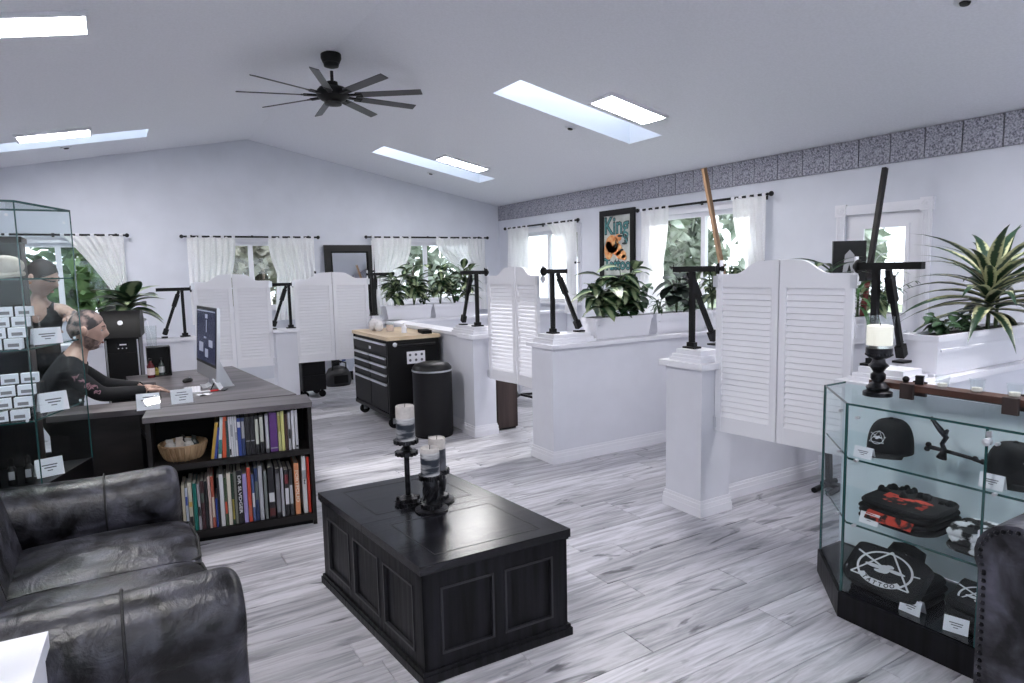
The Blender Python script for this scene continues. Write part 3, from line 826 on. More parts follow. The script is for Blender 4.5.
curtain('x', -1.33, -1.02, 2.135, .95, yc, 'lace curtain at left of the far left window behind the glass tower', LACE, None, .4, 2)
curtain('x', .87, 1.47, 2.125, .95, yc, 'lace curtain at left of the window left of the mirror', LACE, 1.45, .80, 3)
curtain('x', 2.54, 1.90, 2.125, .95, yc, 'lace curtain hanging just left of the leaning mirror', LACE, 1.62, .85, 4)
curtain('x', 3.40, 4.05, 2.135, .95, yc, 'lace curtain hanging just right of the leaning mirror', LACE, 1.62, .72, 5)
curtain('x', 5.36, 4.46, 2.135, .95, yc, 'lace curtain in the back wall nearest the room corner', LACE, 1.62, .50, 6)
curtain('y', 9.42, 8.78, 2.27, .95, xc, 'white sheer on the right wall nearest the room corner', SHEER, None, 1, 7)
curtain('y', 7.54, 8.28, 2.27, .95, xc, 'white swagged sheer left of the framed poster', SHEER, 1.68, .30, 8, swag=True)
curtain('y', 6.20, 5.72, 2.29, .95, xc, 'white sheer right of the framed poster', SHEER, 1.66, .8, 9)
curtain('y', 4.38, 4.80, 2.29, .95, xc, 'white tied sheer right of the window with the wooden pole', SHEER, 1.62, .55, 10)

# ------------------------------------------------------------------ framed poster
t = thing('framed_poster', 'black framed poster with teal lettering and an orange figure', 'poster', (XR, 6.74, 1.885))
pw, ph_ = .69, .93
P = frame((0, -1, 0), (0, 0, 1), (-1, 0, 0), (0, 0, 0))
fb = MB(); b_ = .075
for a in ((-pw / 2, pw / 2, -ph_ / 2, -ph_ / 2 + b_), (-pw / 2, pw / 2, ph_ / 2 - b_, ph_ / 2), (-pw / 2, -pw / 2 + b_, -ph_ / 2 + b_, ph_ / 2 - b_), (pw / 2 - b_, pw / 2, -ph_ / 2 + b_, ph_ / 2 - b_)):
    fb.box(a[0], a[1], a[2], a[3], .002, .035)
part('frame', fb, BLACK, t, .006, M=P)
part('print', MB().box(-pw / 2 + .07, pw / 2 - .07, -ph_ / 2 + .07, ph_ / 2 - .07, .004, .014), mat('poster_paper', (0.50, 0.53, 0.50), .6, var=.22, scale=6), t, M=P)
TEAL = mat('teal_ink', (0.03, 0.16, 0.17), .6, col2=(0.10, 0.30, 0.30), scale=30)
ORA = mat('orange_ink', (0.75, 0.20, 0.05), .6, col2=(0.85, 0.50, 0.22), scale=18)
DRK = mat('dark_ink', (0.02, 0.03, 0.03), .6)
PF = P @ Matrix.Translation((0, 0, .0145))
def flat(name, mb, m, dz=0.0): part(name, mb, m, t, M=PF @ Matrix.Translation((0, 0, dz)))
for txt, sz, x, yy, sx in (('King', .31, -.02, .25, .88), ("'s", .20, .16, .08, .9), ('Tattoo', .21, .0, -.25, .9)):
    me = text_mesh(txt, sz, .001, 'CENTER', sx, .012); ob('lettering_outline', me, DRK, t, M=PF @ Matrix.Translation((x, yy, .001)))
    me = text_mesh(txt, sz, .001, 'CENTER', sx, .002); ob('lettering', me, TEAL, t, M=PF @ Matrix.Translation((x, yy, .0025)))
q = MB()
for cx, cy_, rx, ry in ((-.10, .02, .13, .12), (-.17, -.06, .09, .12), (.00, -.05, .10, .08), (.08, -.12, .10, .06), (.03, .10, .06, .05), (.14, -.16, .05, .04)):
    q.lathe([(1, 0), (1, .002)], (cx, cy_, 0), 18, Matrix.Diagonal((rx, ry, 1, 1)))
flat('orange_figure', q, ORA, .004)
q = MB()
for cx, cy_, rx, ry in ((.06, .12, .05, .018), (-.02, .02, .015, .05), (.10, -.06, .03, .012), (.15, .02, .05, .015)):
    q.lathe([(1, 0), (1, .002)], (cx, cy_, 0), 12, Matrix.Diagonal((rx, ry, 1, 1)))
flat('dark_figure_marks', q, DRK, .0055)

# ------------------------------------------------------------------ leaning mirror at the back wall
t = thing('standing_mirror', 'tall black framed mirror leaning on the back wall', 'mirror', (3.06, YB - .19, 0), 0)
tl = Matrix.Rotation(R_(-4.0), 4, 'X')
mb = MB(); W2, HH = .375, 2.02
for a in ((-W2, W2, 0, .12), (-W2, W2, HH - .10, HH), (-W2, -W2 + .10, .12, HH - .10), (W2 - .10, W2, .12, HH - .10)): mb.box(a[0], a[1], -.022, .022, a[2], a[3])
part('frame', mb, BLACK, t, .008, M=tl)
mb = MB()
for a in ((-W2 + .09, W2 - .09, .11, .13), (-W2 + .09, W2 - .09, HH - .115, HH - .095), (-W2 + .09, -W2 + .108, .12, HH - .1), (W2 - .108, W2 - .09, .12, HH - .1)): mb.box(a[0], a[1], -.03, -.02, a[2], a[3])
part('inner_bead', mb, BLKMAT, t, .003, M=tl)
part('mirror_glass', MB().box(-W2 + .09, W2 - .09, -.004, .004, .11, HH - .09), mat('mirror_silver', (0.85, 0.87, 0.9), 0.02, metal=1.0), t, M=tl)

# ------------------------------------------------------------------ ceiling lights, detectors, fan
LAMP_M = mat('lit_diffuser', (1.0, 0.98, 0.97), .4, emit=LAMP)
def panel_light(x0, x1, y0, y1, label):
    cx, cy_ = (x0 + x1) / 2, (y0 + y1) / 2
    sl = math.atan(SL) * (1 if cx > RX else -1)
    t = thing('ceiling_light', label, 'light', (cx, cy_, cz(cx)), 0, 'flat panel ceiling lights')
    M = Matrix.Rotation(sl, 4, 'Y'); hx, hy = (x1 - x0) / 2 / math.cos(sl), (y1 - y0) / 2
    f = MB(); e = .022
    for a in ((-hx, hx, -hy, -hy + e), (-hx, hx, hy - e, hy), (-hx, -hx + e, -hy + e, hy - e), (hx - e, hx, -hy + e, hy - e)): f.box(*a, -.028, -.001)
    part('frame', f, WHITE, t, .002, M=M)
    part('diffuser', MB().box(-hx + e, hx - e, -hy + e, hy - e, -.022, -.016), LAMP_M, t, M=M)
panel_light(3.70, 4.35, 7.71, 8.02, 'lit ceiling panel on the right slope farthest from view')
panel_light(3.70, 4.35, 4.445, 4.77, 'lit ceiling panel on the right slope next to the larger skylight')
panel_light(3.70, 4.35, 1.18, 1.51, 'lit ceiling panel on the right slope above the glass display case')
panel_light(3.70, 4.35, -2.1, -1.77, 'lit ceiling panel on the right slope behind the viewer')
panel_light(-.72, -.08, 7.94, 8.29, 'smaller lit ceiling panel on the left slope beside the skylight')
panel_light(-.66, -.01, 4.59, 4.95, 'large lit ceiling panel at the top left corner')
panel_light(-.66, -.01, 1.3, 1.65, 'lit ceiling panel on the left slope above the sofa')
panel_light(-.66, -.01, -2.0, -1.65, 'lit ceiling panel on the left slope behind the viewer')
for x, y, lb in ((4.03, 5.49, 'small dark round fixture below the larger skylight'), (4.02, 8.86, 'small dark round fixture below the far skylight'), (4.06, 1.92, 'small dark round fixture at the top right edge'), (-.34, 8.93, 'small dark round fixture below the left skylight')):
    t = thing('ceiling_fixture', lb, 'detector', (x, y, cz(x)), 0, 'small round ceiling fixtures')
    M = Matrix.Rotation(math.atan(SL) * (1 if x > RX else -1), 4, 'Y')
    part('ring', MB().lathe([(.055, 0), (.055, -.008), (.045, -.014), (.03, -.014), (.03, -.004)], n=18), STEEL, t, smooth=True, M=M)
    part('core', MB().lathe([(.0, -.004), (.03, -.004), (.024, -.022), (.0, -.024)], n=14), BLACK, t, smooth=True, M=M)
t = thing('ceiling_fan', 'dark ceiling fan with nine slim blades hanging from the ridge', 'fan', (RX, 5.75, 0))
part('canopy', MB().lathe([(.0, RZ - .005), (.085, RZ - .01), (.085, RZ - .05), (.07, RZ - .085), (.0, RZ - .09)], n=22), BLKMET, t, smooth=True)
part('canopy_lower', MB().lathe([(.0, RZ - .085), (.065, RZ - .09), (.06, RZ - .115), (.03, RZ - .125), (.0, RZ - .125)], n=22), BLKMET, t, smooth=True)
part('downrod', MB().tube([(0, 0, RZ - .15), (0, 0, 3.20)], .014, 10), BLKMET, t, smooth=True)
part('motor', MB().lathe([(.0, 3.22), (.045, 3.22), (.05, 3.185), (.11, 3.17), (.135, 3.14), (.135, 3.10), (.10, 3.07), (.06, 3.055), (.0, 3.05)], n=26), BLKMET, t, smooth=True)
part('hub_cap', MB().lathe([(.0, 3.055), (.075, 3.055), (.07, 3.03), (.0, 3.02)], n=22), BLACK, t, smooth=True)
bl = MB().box(.21, .77, -.036, .036, -.004, .004, Matrix.Rotation(R_(-16), 4, 'X')).mesh('blade', .002)
ir = MB().box(.10, .24, -.016, .016, -.008, .008).box(.20, .26, -.03, .03, -.006, .006, Matrix.Rotation(R_(-16), 4, 'X')).mesh('blade_iron', .002)
FANB = mat('dark_grey_blade', (0.07, 0.07, 0.08), .4)
for k in range(9):
    M = Matrix.Translation((0, 0, 3.105)) @ Matrix.Rotation(R_(4 + 40 * k), 4, 'Z')
    b = ob('blade', bl, FANB, t, M=M)
    c = ob('blade_iron', ir, BLKMET, b)

# ------------------------------------------------------------------ wooden poles, small black board
def pole(p, q, label, m, dark):
    p, q = Vector(p), Vector(q); d = (q - p)
    t = thing('wooden_pole', label, 'pole', p)
    L = d.length; ax = d.normalized()
    z = ax; x = z.cross(Vector((0, 1, 0))).normalized(); y_ = z.cross(x)
    M = frame(x, y_, z, (0, 0, 0))
    part('shaft', MB().box(-.022, .022, -.016, .016, .30, L), m, t, .008, M=M)
    part('grip', MB().lathe([(.0, 0), (.02, 0), (.024, .02), (.02, .28), (.0, .28)], n=12), mat('grip_wrap', dark, .7), t, smooth=True, M=M)
    part('guard', MB().lathe([(.0, .28), (.05, .28), (.055, .29), (.05, .305), (.0, .305)], n=16, sy=.75), GUN, t, smooth=True, M=M)
pole((5.235, 4.50, 1.168), (4.88, 4.52, 2.52), 'pale brown wooden pole leaning by the right wall window', PALEWOOD, (.16, .10, .07))
pole((5.18, 3.10, 1.168), (5.46, 3.12, 2.36), 'dark wooden pole leaning in front of the white entry door', mat('dark_lacquer', (.006, .004, .005), .35, spec=.3), (.16, .03, .03))
t = thing('black_board', 'small black board with a pale figure beside the dark pole', 'sign', (5.02, 3.13, 1.13))
part('stake', MB().box(-.012, .012, -.008, .008, 0, .40), BLACK, t)
F2 = frame((.78, -.62, 0), (0, 0, 1), (-.62, -.78, 0), (0, 0, .48))
part('board', MB().box(-.125, .125, -.16, .16, -.012, .012), BLACK, t, .004, M=F2)
q = MB().prism([(-.05, -.10), (-.02, -.10), (.0, -.02), (.02, -.10), (.05, -.10), (.035, .05), (.0, .09), (-.035, .05)], .012, .014)
part('pale_figure', q, mat('pale_grey_ink', (.35, .35, .38), .6), t, M=F2)
# ------------------------------------------------------------------ black panelled trunk
t = thing('storage_trunk', 'black panelled wooden trunk used as coffee table, candle holders on it', 'trunk', (.925, 2.25, 0))
TM = Matrix(((.9995, -.088, 0, 0), (-.02, .996, 0, 0), (0, 0, 1, 0), (0, 0, 0, 1)))
U, V, ZT = .672, 1.072, .437
part('carcass', MB().box(.014, U - .014, .014, V - .014, .012, ZT, TM), BLKWOOD, t)
mb = MB().box(-.016, U + .016, -.016, V + .016, 0.0005, .035, TM); mb.box(-.010, U + .010, -.010, V + .010, .035, .05, TM)
part('plinth', mb, BLKWOOD, t, .004)
BEAD = mat('lighter_black_edge', (.014, .014, .018), .35)  # slightly lighter black than the trunk panels
def face(side, n):
    # frame, recessed panels and beads of one trunk side
    L = U if side in 'fb' else V
    def B(mb, a, b, c, d, e0, e1):
        if side == 'f': mb.box(a, b, -e1, -e0, c, d, TM)
        elif side == 'b': mb.box(a, b, V + e0, V + e1, c, d, TM)
        elif side == 'l': mb.box(-e1, -e0, a, b, c, d, TM)
        else: mb.box(U + e0, U + e1, a, b, c, d, TM)
    st = .075; zb, zt = .10, .375; gap = .05
    pw = (L - 2 * st - (n - 1) * gap) / n
    for a, b, c, d in [(0, L, .05, zb), (0, L, zt, ZT)]:
        f = MB(); B(f, a, b, c, d, -.014, 0); part('rail', f, BLKWOOD, t, .002)
    xs = [0, st] + sum([[st + (pw + gap) * (k + 1) - gap, st + (pw + gap) * (k + 1)] for k in range(n - 1)], []) + [L - st, L]
    for k in range(0, len(xs), 2):
        f = MB(); B(f, xs[k], xs[k + 1], zb, zt, -.014, 0); part('stile', f, BLKWOOD, t, .002)
    for k in range(n):
        a = st + k * (pw + gap); b = a + pw
        f = MB(); B(f, a + .001, b - .001, zb + .001, zt - .001, -.0135, -.011); p = part('panel', f, BLKWOOD, t)
        f = MB(); w_ = .009
        for q in ((a, b, zb, zb + w_), (a, b, zt - w_, zt), (a, a + w_, zb + w_, zt - w_), (b - w_, b, zb + w_, zt - w_)): B(f, *q, -.010, .004)
        part('bead', f, BEAD, p, .002)
face('f', 2); face('l', 3); face('r', 3); face('b', 2)
mb = MB().box(-.006, U + .006, -.006, V + .006, ZT, ZT + .010, TM); part('lid_moulding', mb, BLKWOOD, t, .002)
for k, (a, b) in enumerate(((-.012, V / 2 - .0015), (V / 2 + .0015, V + .012))):
    l = part('lid', MB().box(-.012, U + .012, a, b, ZT + .010, ZT + .046, TM), BLKTOP, t, .004, 2)
    f = MB(); w_ = .003; z = ZT + .0463; i_ = .09
    for q in ((i_, U - i_, a + .075, a + .075 + w_), (i_, U - i_, b - .075, b - .075 + w_), (i_, i_ + w_, a + .075, b - .075), (U - i_, U - i_ + w_, a + .075, b - .075)): f.box(*q, z - .0004, z + .0008, TM)
    part('inlay_line', f, BEAD, l)
TT = ZT + .0465

# candle holders and candles on the trunk
def gear(mb, c, r, z0, z1, n=14, tooth=.008):
    pts = []
    for k in range(n):
        a = 2 * math.pi * k / n; da = math.pi / n
        for f_, rr in ((0, r), (.45, r), (.5, r + tooth), (.95, r + tooth)):
            pts.append((c[0] + rr * math.cos(a + 2 * da * f_), c[1] + rr * math.sin(a + 2 * da * f_)))
    mb.prism(pts, z0, z1)
CAND = mat('dyed_wax', (.012, .018, .032), .5, col2=(.50, .50, .52), scale=9, stretch=(.5, .5, 2.4), lo=.44, hi=.57)
CANDTOP = mat('pale_wax', (.46, .43, .42), .5, var=.2, scale=18)
def candle(loc, r, h, label, m=CAND, top=.35):
    t = thing('pillar_candle', label, 'candle', loc, 0, 'pillar candles on the trunk')
    part('wax', MB().lathe([(.0, 0), (r, 0), (r, h * (1 - top)), (0, h * (1 - top))], n=22), m, t, smooth=True)
    part('wax_top', MB().lathe([(r, h * (1 - top)), (r * .99, h - .004), (r * .93, h), (r * .8, h - .006), (0, h - .010)], n=22), CANDTOP, t, smooth=True)
    part('wick', MB().tube([(0, 0, h - .010), (.002, 0, h + .012)], .0015, 5), BLACK, t)
def gear_holder(loc, h, kind, label):
    t = thing('candle_holder', label, 'candle holder', loc, 0, 'industrial gear candle holders on the trunk')
    if kind == 'tall':
        b = MB(); gear(b, (0, 0), .058, 0, .016); b.lathe([(.04, .016), (.044, .03), (.02, .045), (.0, .045)], n=16); part('base', b, GUN, t, .001)
        g = MB()
        for a in range(5):
            q = a * 1.257; gear(g, (.042 * math.cos(q), .042 * math.sin(q)), .013, .016, .034, 8, .004)
        part('small_gears', g, GUN, t)
        part('rod', MB().tube([(0, 0, .04), (0, 0, h - .03)], .013, 10), GUN, t, smooth=True)
        c = MB(); gear(c, (0, 0), .048, h - .075, h - .058); c.lathe([(.014, h - .06), (.03, h - .05), (.014, h - .03)], n=14); part('lower_gear', c, GUN, t)
        c = MB(); gear(c, (0, 0), .052, h - .018, h, 16); part('pan', c, GUN, t)
    else:
        b = MB(); b.lathe([(.0, 0), (.075, 0), (.078, .008), (.06, .014), (.0, .014)], n=26); part('base', b, GUN, t, smooth=True)
        g = MB(); gear(g, (0, 0), .045, .014, .032, 12); part('base_gear', g, GUN, t)
        s_ = MB(); s_.lathe([(.03, .032), (.026, .05), (.033, .07), (.036, h - .06), (.04, h - .04), (.03, h - .022), (.0, h - .022)], n=18)
        part('stem', s_, GUN, t, smooth=True)
        w_ = MB()
        for a in range(6):
            q = a * 1.047; w_.tube([(.036 * math.cos(q + z * 18), .036 * math.sin(q + z * 18), z) for z in [.05 + i * (h - .10) / 6 for i in range(7)]], .005, 5)
        part('twisted_ribs', w_, GUN, t, smooth=True)
        c = MB(); gear(c, (0, 0), .052, h - .022, h, 18, .006); part('pan', c, GUN, t)
gear_holder((1.145, 2.915, TT), .318, 'tall', 'tallest thin-stemmed dark metal candle holder on the trunk')
gear_holder((1.205, 2.775, TT), .172, 'stout', 'front dark metal gear candle holder with round plate base')
gear_holder((1.285, 2.87, TT), .16, 'stout', 'rear right stout dark metal candle holder')
candle((1.145, 2.915, TT + .318), .045, .165, 'tall blue-grey and white candle on the thin-stemmed holder')
candle((1.205, 2.775, TT + .172), .045, .128, 'blue and white banded candle on the front gear holder', CAND, .16)
candle((1.285, 2.87, TT + .16), .042, .155, 'dark candle with a pale pink top on the rear holder', mat('dark_dyed_wax', (.02, .022, .035), .5, col2=(.12, .12, .15), scale=14), .34)

# ------------------------------------------------------------------ black rolling tool cabinet
t = thing('tool_cabinet', 'black rolling tool cabinet with steel drawer pulls and wooden top', 'cabinet', (2.30, 6.25, 0))
D_, L_ = .565, 1.10
part('body', MB().box(.012, D_, 0, L_, .15, .915), BLKMET, t, .006)
part('base_rail', MB().box(-.005, D_ + .005, -.005, L_ + .005, .125, .165), BLKMET, t, .006)
part('worktop', MB().box(-.01, D_ + .01, -.012, L_ + .012, .9155, .952), MAPLE, t, .005)
e = MB()
for yy in (.004, L_ - .03): e.box(-.002, .014, yy, yy + .026, .16, .915)
part('corner_posts', e, BLKMET, t, .002)
def drawer(y0, y1, z0, z1, mm=BLKMET):
    d = part('drawer', MB().box(-.004, .014, y0 + .004, y1 - .004, z0 + .003, z1 - .003), mm, t, .003)
    part('pull', MB().box(-.022, -.004, y0 + .012, y1 - .012, z1 - .026, z1 - .006), STEEL, d, .003)
    return d
d0 = drawer(.034, L_ - .034, .765, .89)
part('nameplate', MB().box(-.0055, -.004, .50, .56, .79, .82), STEEL, d0)
ys = (.034, .545, L_ - .034)
for c in (0, 1):
    for z0, z1 in ((.665, .745), (.575, .66), (.485, .57)): drawer(ys[c] + .006, ys[c + 1] - .006, z0, z1)
    drawer(ys[c] + .006, ys[c + 1] - .006, .185, .475)
h = MB().tube([(.10, 0, .862), (.10, -.035, .862), (D_ - .06, -.035, .862), (D_ - .06, 0, .862)], .011, 8)
part('push_handle', h, BLKMET, t, smooth=True)
part('lock', MB().lathe([(.0, 0), (.022, 0), (.022, .012), (.012, .016), (.0, .016)], (.075, 0, .872), 16, Matrix.Rotation(math.pi / 2, 4, 'X')), STEEL, t, smooth=True)
st = part('label_sheet', MB().box(.20, .40, -.003, -.0005, .665, .79), PAPER, t)
q = MB()
for i in range(3):
    for j in range(2): q.lathe([(.014, -.001), (.014, 0.001)], (.235 + i * .064, -.0035, .70 + j * .055), 10, Matrix.Rotation(math.pi / 2, 4, 'X'))
part('printed_marks', q, INK, st)
for x in (.07, D_ - .07):
    for yy in (.09, L_ - .09):
        c = part('caster', MB().lathe([(.0, -.018), (.05, -.018), (.056, -.012), (.056, .012), (.05, .018), (.0, .018)], (x, yy, .0565), 18, Matrix.Rotation(math.pi / 2, 4, 'X')), BLKMAT, t, smooth=True)
        part('fork', MB().box(x - .02, x + .02, yy - .028, yy - .020, .05, .125).box(x - .02, x + .02, yy + .020, yy + .028, .05, .125).box(x - .03, x + .03, yy - .03, yy + .03, .115, .126), STEEL, c)
# things on the tool cabinet
t = thing('stone_lamp', 'rough white crystal block on the tool cabinet, front left', 'stone', (2.47, 7.08, .953))
r = random.Random(3); mb = MB()
for k in range(5): mb.ball((r.uniform(-.05, .05), r.uniform(-.09, .09), .05 + .03 * r.random()), (.05, .06, .05 + .02 * r.random()), u=7, v=5)
part('crystal', mb, mat('white_crystal', (.72, .70, .72), .5, bump=.5, scale=25), t)
t = thing('jar_candle', 'glass jar candle with pink glow coloured into its wax on the tool cabinet', 'candle', (2.56, 6.86, .953))
part('jar', MB().lathe([(.0, 0), (.045, 0), (.048, .1), (.044, .1), (.042, .006), (.0, .006)], n=18), GLASS, t, smooth=True)
part('wax', MB().lathe([(.0, .007), (.041, .007), (.041, .07), (.0, .07)], n=16), mat('pink_glow_wax', (.72, .54, .48), .5), t, smooth=True)  # the candle's pink glow is put into the wax colour
t = thing('spray_bottle', 'small white bottle on the tool cabinet in front of planters', 'bottle', (2.62, 6.60, .953))
part('bottle', MB().lathe([(.0, 0), (.028, 0), (.028, .06), (.012, .075), (.012, .09), (.0, .09)], n=14), WHITE, t, smooth=True)
part('cap', MB().lathe([(.0, .09), (.014, .09), (.014, .105), (.0, .105)], n=12), PAPER, t)
t = thing('black_case', 'flat black case on the right rear edge of the tool cabinet', 'case', (2.78, 6.42, .953), R_(80))
part('case', MB().box(-.11, .11, -.05, .05, 0, .035), BLKMAT, t, .005)
part('handle', MB().box(-.03, .03, -.062, -.05, .012, .024), BLACK, t, .002)

# black pedal bin
t = thing('pedal_bin', 'black round pedal bin beside the tool cabinet', 'bin', (2.595, 5.85, 0))
part('body', MB().lathe([(.0, .01), (.175, .01), (.19, .03), (.192, .64), (.0, .64)], n=30), mat('black_textured_metal', (.005, .005, .007), .5, spec=.35, bump=.1, scale=120), t, smooth=True)
part('base_ring', MB().lathe([(.0, 0), (.185, 0), (.185, .02), (.0, .02)], n=30), BLACK, t, smooth=True)
part('rim', MB().lathe([(.190, .636), (.197, .64), (.197, .652), (.19, .655)], n=30), STEEL, t, smooth=True)
part('lid', MB().lathe([(.0, .65), (.192, .65), (.190, .675), (.165, .705), (.10, .722), (.0, .728)], n=30), BLACK, t, smooth=True)
M = Matrix.Rotation(R_(62), 4, 'Z') @ Matrix.Identity(4)
part('pedal', MB().box(-.055, .055, -.235, -.17, .018, .034), STEEL, t, .005, M=Matrix.Rotation(R_(-25), 4, 'Z'))

# low cabinets and things glimpsed under the louvered doors
t = thing('side_cabinet', 'dark wood grain cabinet seen below the louvered door past the bin', 'cabinet', (3.17, 5.60, 0))
part('body', MB().box(0, .24, 0, .42, .02, .80), DARKWOOD, t, .004); part('plinth', MB().box(.01, .23, .02, .42, 0, .02), BLACK, t)
part('door', MB().box(.006, .234, -.012, 0, .03, .79), DARKWOOD, t, .002); part('handle', MB().box(.20, .212, -.026, -.012, .55, .68), STEEL, t, .003)
t = thing('rolling_cabinet', 'black cabinet on casters seen below the far louvered door', 'cabinet', (1.97, 8.50, 0))
part('body', MB().box(0, .30, 0, .40, .10, .70), BLKMET, t, .006)
for k in range(3): part('drawer', MB().box(.008, .292, -.012, 0, .12 + .19 * k, .30 + .19 * k), BLKMET, t, .003)
for x in (.04, .26):
    for yy in (.05, .35):
        part('caster', MB().lathe([(.0, -.012), (.045, -.012), (.045, .012), (.0, .012)], (x, yy, .0455), 14, Matrix.Rotation(math.pi / 2, 4, 'X')).box(x - .012, x + .012, yy - .018, yy + .018, .06, .10), BLKMAT, t)
t = thing('equipment_bag', 'soft black equipment bag on the floor below the far door', 'bag', (2.66, 9.30, 0))
mb = MB(); r = random.Random(5)
part('bag', MB().lathe([(.0, 0), (.17, 0), (.19, .06), (.18, .17), (.13, .25), (.05, .28), (.0, .28)], n=22, sx=1.0, sy=.75), mat('black_nylon', (.012, .012, .015), .55, bump=.6, scale=14), t, smooth=True)
for s in (-1, 1): part('handle', MB().tube([(s * .10, -.06, .22), (s * .09, -.10, .33), (0, -.11, .36), (-s * .02, -.10, .33)], .011, 7), BLACK, t, smooth=True)
part('front_pocket', MB().box(-.10, .10, -.155, -.13, .05, .16), BLKMAT, t, .012)
t = thing('spray_bottle', 'white bottle with blue cap on the floor beside the black bag', 'bottle', (2.96, 9.35, 0))
part('bottle', MB().lathe([(.0, 0), (.06, 0), (.06, .22), (.025, .27), (.025, .29), (.0, .29)], n=16), WHITE, t, smooth=True)
part('cap', MB().lathe([(.0, .29), (.03, .29), (.03, .34), (.0, .34)], n=12), mat('blue_plastic', (.05, .09, .30), .4), t)
t = thing('work_stool', 'black stool with star base seen below the louvered door', 'stool', (4.15, 6.75, 0))
part('seat', MB().lathe([(.0, .48), (.17, .48), (.19, .50), (.19, .54), (.16, .565), (.0, .57)], n=24), LEATHER_SIDE, t, smooth=True)
part('post', MB().tube([(0, 0, .08), (0, 0, .48)], .02, 10), STEEL, t, smooth=True)
for k in range(5):
    a = k * 1.2566; l = part('leg', MB().bar((0, 0, .085), (.27 * math.cos(a), .27 * math.sin(a), .065), .035, .025), BLACK, t, .004)
    part('caster', MB().ball((.27 * math.cos(a), .27 * math.sin(a), .03), .028, u=10, v=7), BLKMAT, l, smooth=True)
t = thing('floor_stand', 'black stand with two-toed foot below the nearest louvered door', 'stand', (4.25, 2.74, 0), R_(8))
part('post', MB().bar((0, 0, .03), (-.03, .02, .80), .05, .03), BLKMET, t, .005)
for yy in (-.05, .05): part('toe', MB().tube([(-.16, yy - .02, .021), (.16, yy - .02, .021)], .02, 10), BLKMET, t, smooth=True)
part('cross_piece', MB().box(-.03, .03, -.08, .05, .025, .05), BLKMET, t, .004)
part('pad', MB().box(-.16, .12, -.06, .10, .80, .86), LEATHER_SIDE, t, .02, 2, smooth=True)

# ------------------------------------------------------------------ sofa
def roll_arm(y0, y1, x0, x1, zt, t, mirror=1, name='arm'):
    """arm running along X with a rolled top; its front end is at x1"""
    yc = (y0 + y1) / 2; hw = (y1 - y0) / 2; rr = .142; zc = zt - rr
    prof = []
    for k in range(15):
        a = -R_(40) + (math.pi + R_(80)) * k / 14
        prof.append((yc + rr * math.cos(a), zc + rr * math.sin(a)))
    w = .112
    prof += [(yc - w, zc - rr * .85), (yc - w, .06), (yc + w, .06), (yc + w, zc - rr * .85)]
    prof = [q_ for i_ in range(len(prof)) for q_ in (prof[i_], ((prof[i_][0] + prof[(i_ + 1) % len(prof)][0]) / 2, (prof[i_][1] + prof[(i_ + 1) % len(prof)][1]) / 2))]
    xs_ = [x0, x0 + .3 * (x1 - x0), x0 + .7 * (x1 - x0), x1 - .10, x1 - .06] + [x1 - .06 + .06 * math.sin(k * math.pi / 14) for k in range(1, 8)]
    mb = MB(); rings = []
    for x in xs_:
        d = max(0, x - (x1 - .06)) / .06; ins_ = .055 * (1 - math.sqrt(max(0, 1 - d * d)))
        bul = .006 * math.sin(math.pi * (x - x0) / (x1 - x0) * 2.2)
        ring = []
        for (py, pz) in prof:
            v = Vector((py - yc, pz - max(min(pz, zc), .30)))
            L_ = v.length or 1
            q_ = Vector((yc, max(min(pz, zc), .30))) + v * max(0, (L_ + bul - ins_) / L_)
            ring.append(mb.bm.verts.new((x, q_.x, max(.06, q_.y))))
        rings.append(ring)
    n = len(prof)
    for i in range(len(rings) - 1):
        for k in range(n): mb.bm.faces.new((rings[i][k], rings[i][(k + 1) % n], rings[i + 1][(k + 1) % n], rings[i + 1][k]))
    mb.bm.faces.new(rings[0][::-1]); mb.bm.faces.new(rings[-1])
    a = part(name, mb, LEATHER, t, smooth=True)
    xs = x0 + (x1 - x0) * .70
    part('seam', MB().tube([(xs, yc + (p[0] - yc) * 1.015, zc + (p[1] - zc) * 1.015) for p in prof[:29]], .0042, 6), STITCH, a)
    return a
t = thing('leather_sofa', 'distressed black leather two-seat sofa with rolled arms at lower left', 'sofa', (0, 0, 0))
roll_arm(3.40, 3.70, -.82, .20, .685, t)
roll_arm(2.06, 2.36, -.82, .28, .665, t)
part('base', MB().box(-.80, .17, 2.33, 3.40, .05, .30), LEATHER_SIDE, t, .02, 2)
def cushion(y0, y1, name='seat_cushion'):
    def f(u, v):
        # closed pillow: u runs round the section front-over-back, v across the width
        a = 6.283185 * u; cx, sx = math.cos(a), math.sin(a)
        k = 1 - abs(2 * v - 1) ** 7
        x = -.125 + .36 * (abs(cx) ** .38) * (1 if cx > 0 else -1) * (.93 + .07 * k)
        z = .395 + (.070 + .022 * k * (1 - ((x + .12) / .42) ** 2)) * (abs(sx) ** .42) * (1 if sx > 0 else -1)
        if sx > .3: z += .004 * k * math.sin(22 * v) * math.sin(9 * x + 2)
        return Vector((x, y0 + (y1 - y0) * v, z))
    mb = MB().grid(f, 40, 22)
    for e in (0, 1): mb.bm.faces.new([mb.bm.verts.new(f(k / 40, e)) for k in range(40)])
    bmesh.ops.remove_doubles(mb.bm, verts=mb.bm.verts, dist=.0005)
    c = part(name, mb, LEATHER, t, smooth=True)
    p = MB()
    for z in (.448, .342): p.tube([(.17, y0 + .004, z), (.222, y0 + .03, z), (.236, (y0 + y1) / 2, z), (.222, y1 - .03, z), (.17, y1 - .004, z)], .006, 6)
    part('piping', p, STITCH, c)
cushion(2.35, 2.865); cushion(2.875, 3.39)
part('back_frame', MB().box(-.98, -.76, 2.05, 3.68, .06, .78), LEATHER_SIDE, t, .05, 3, smooth=True)
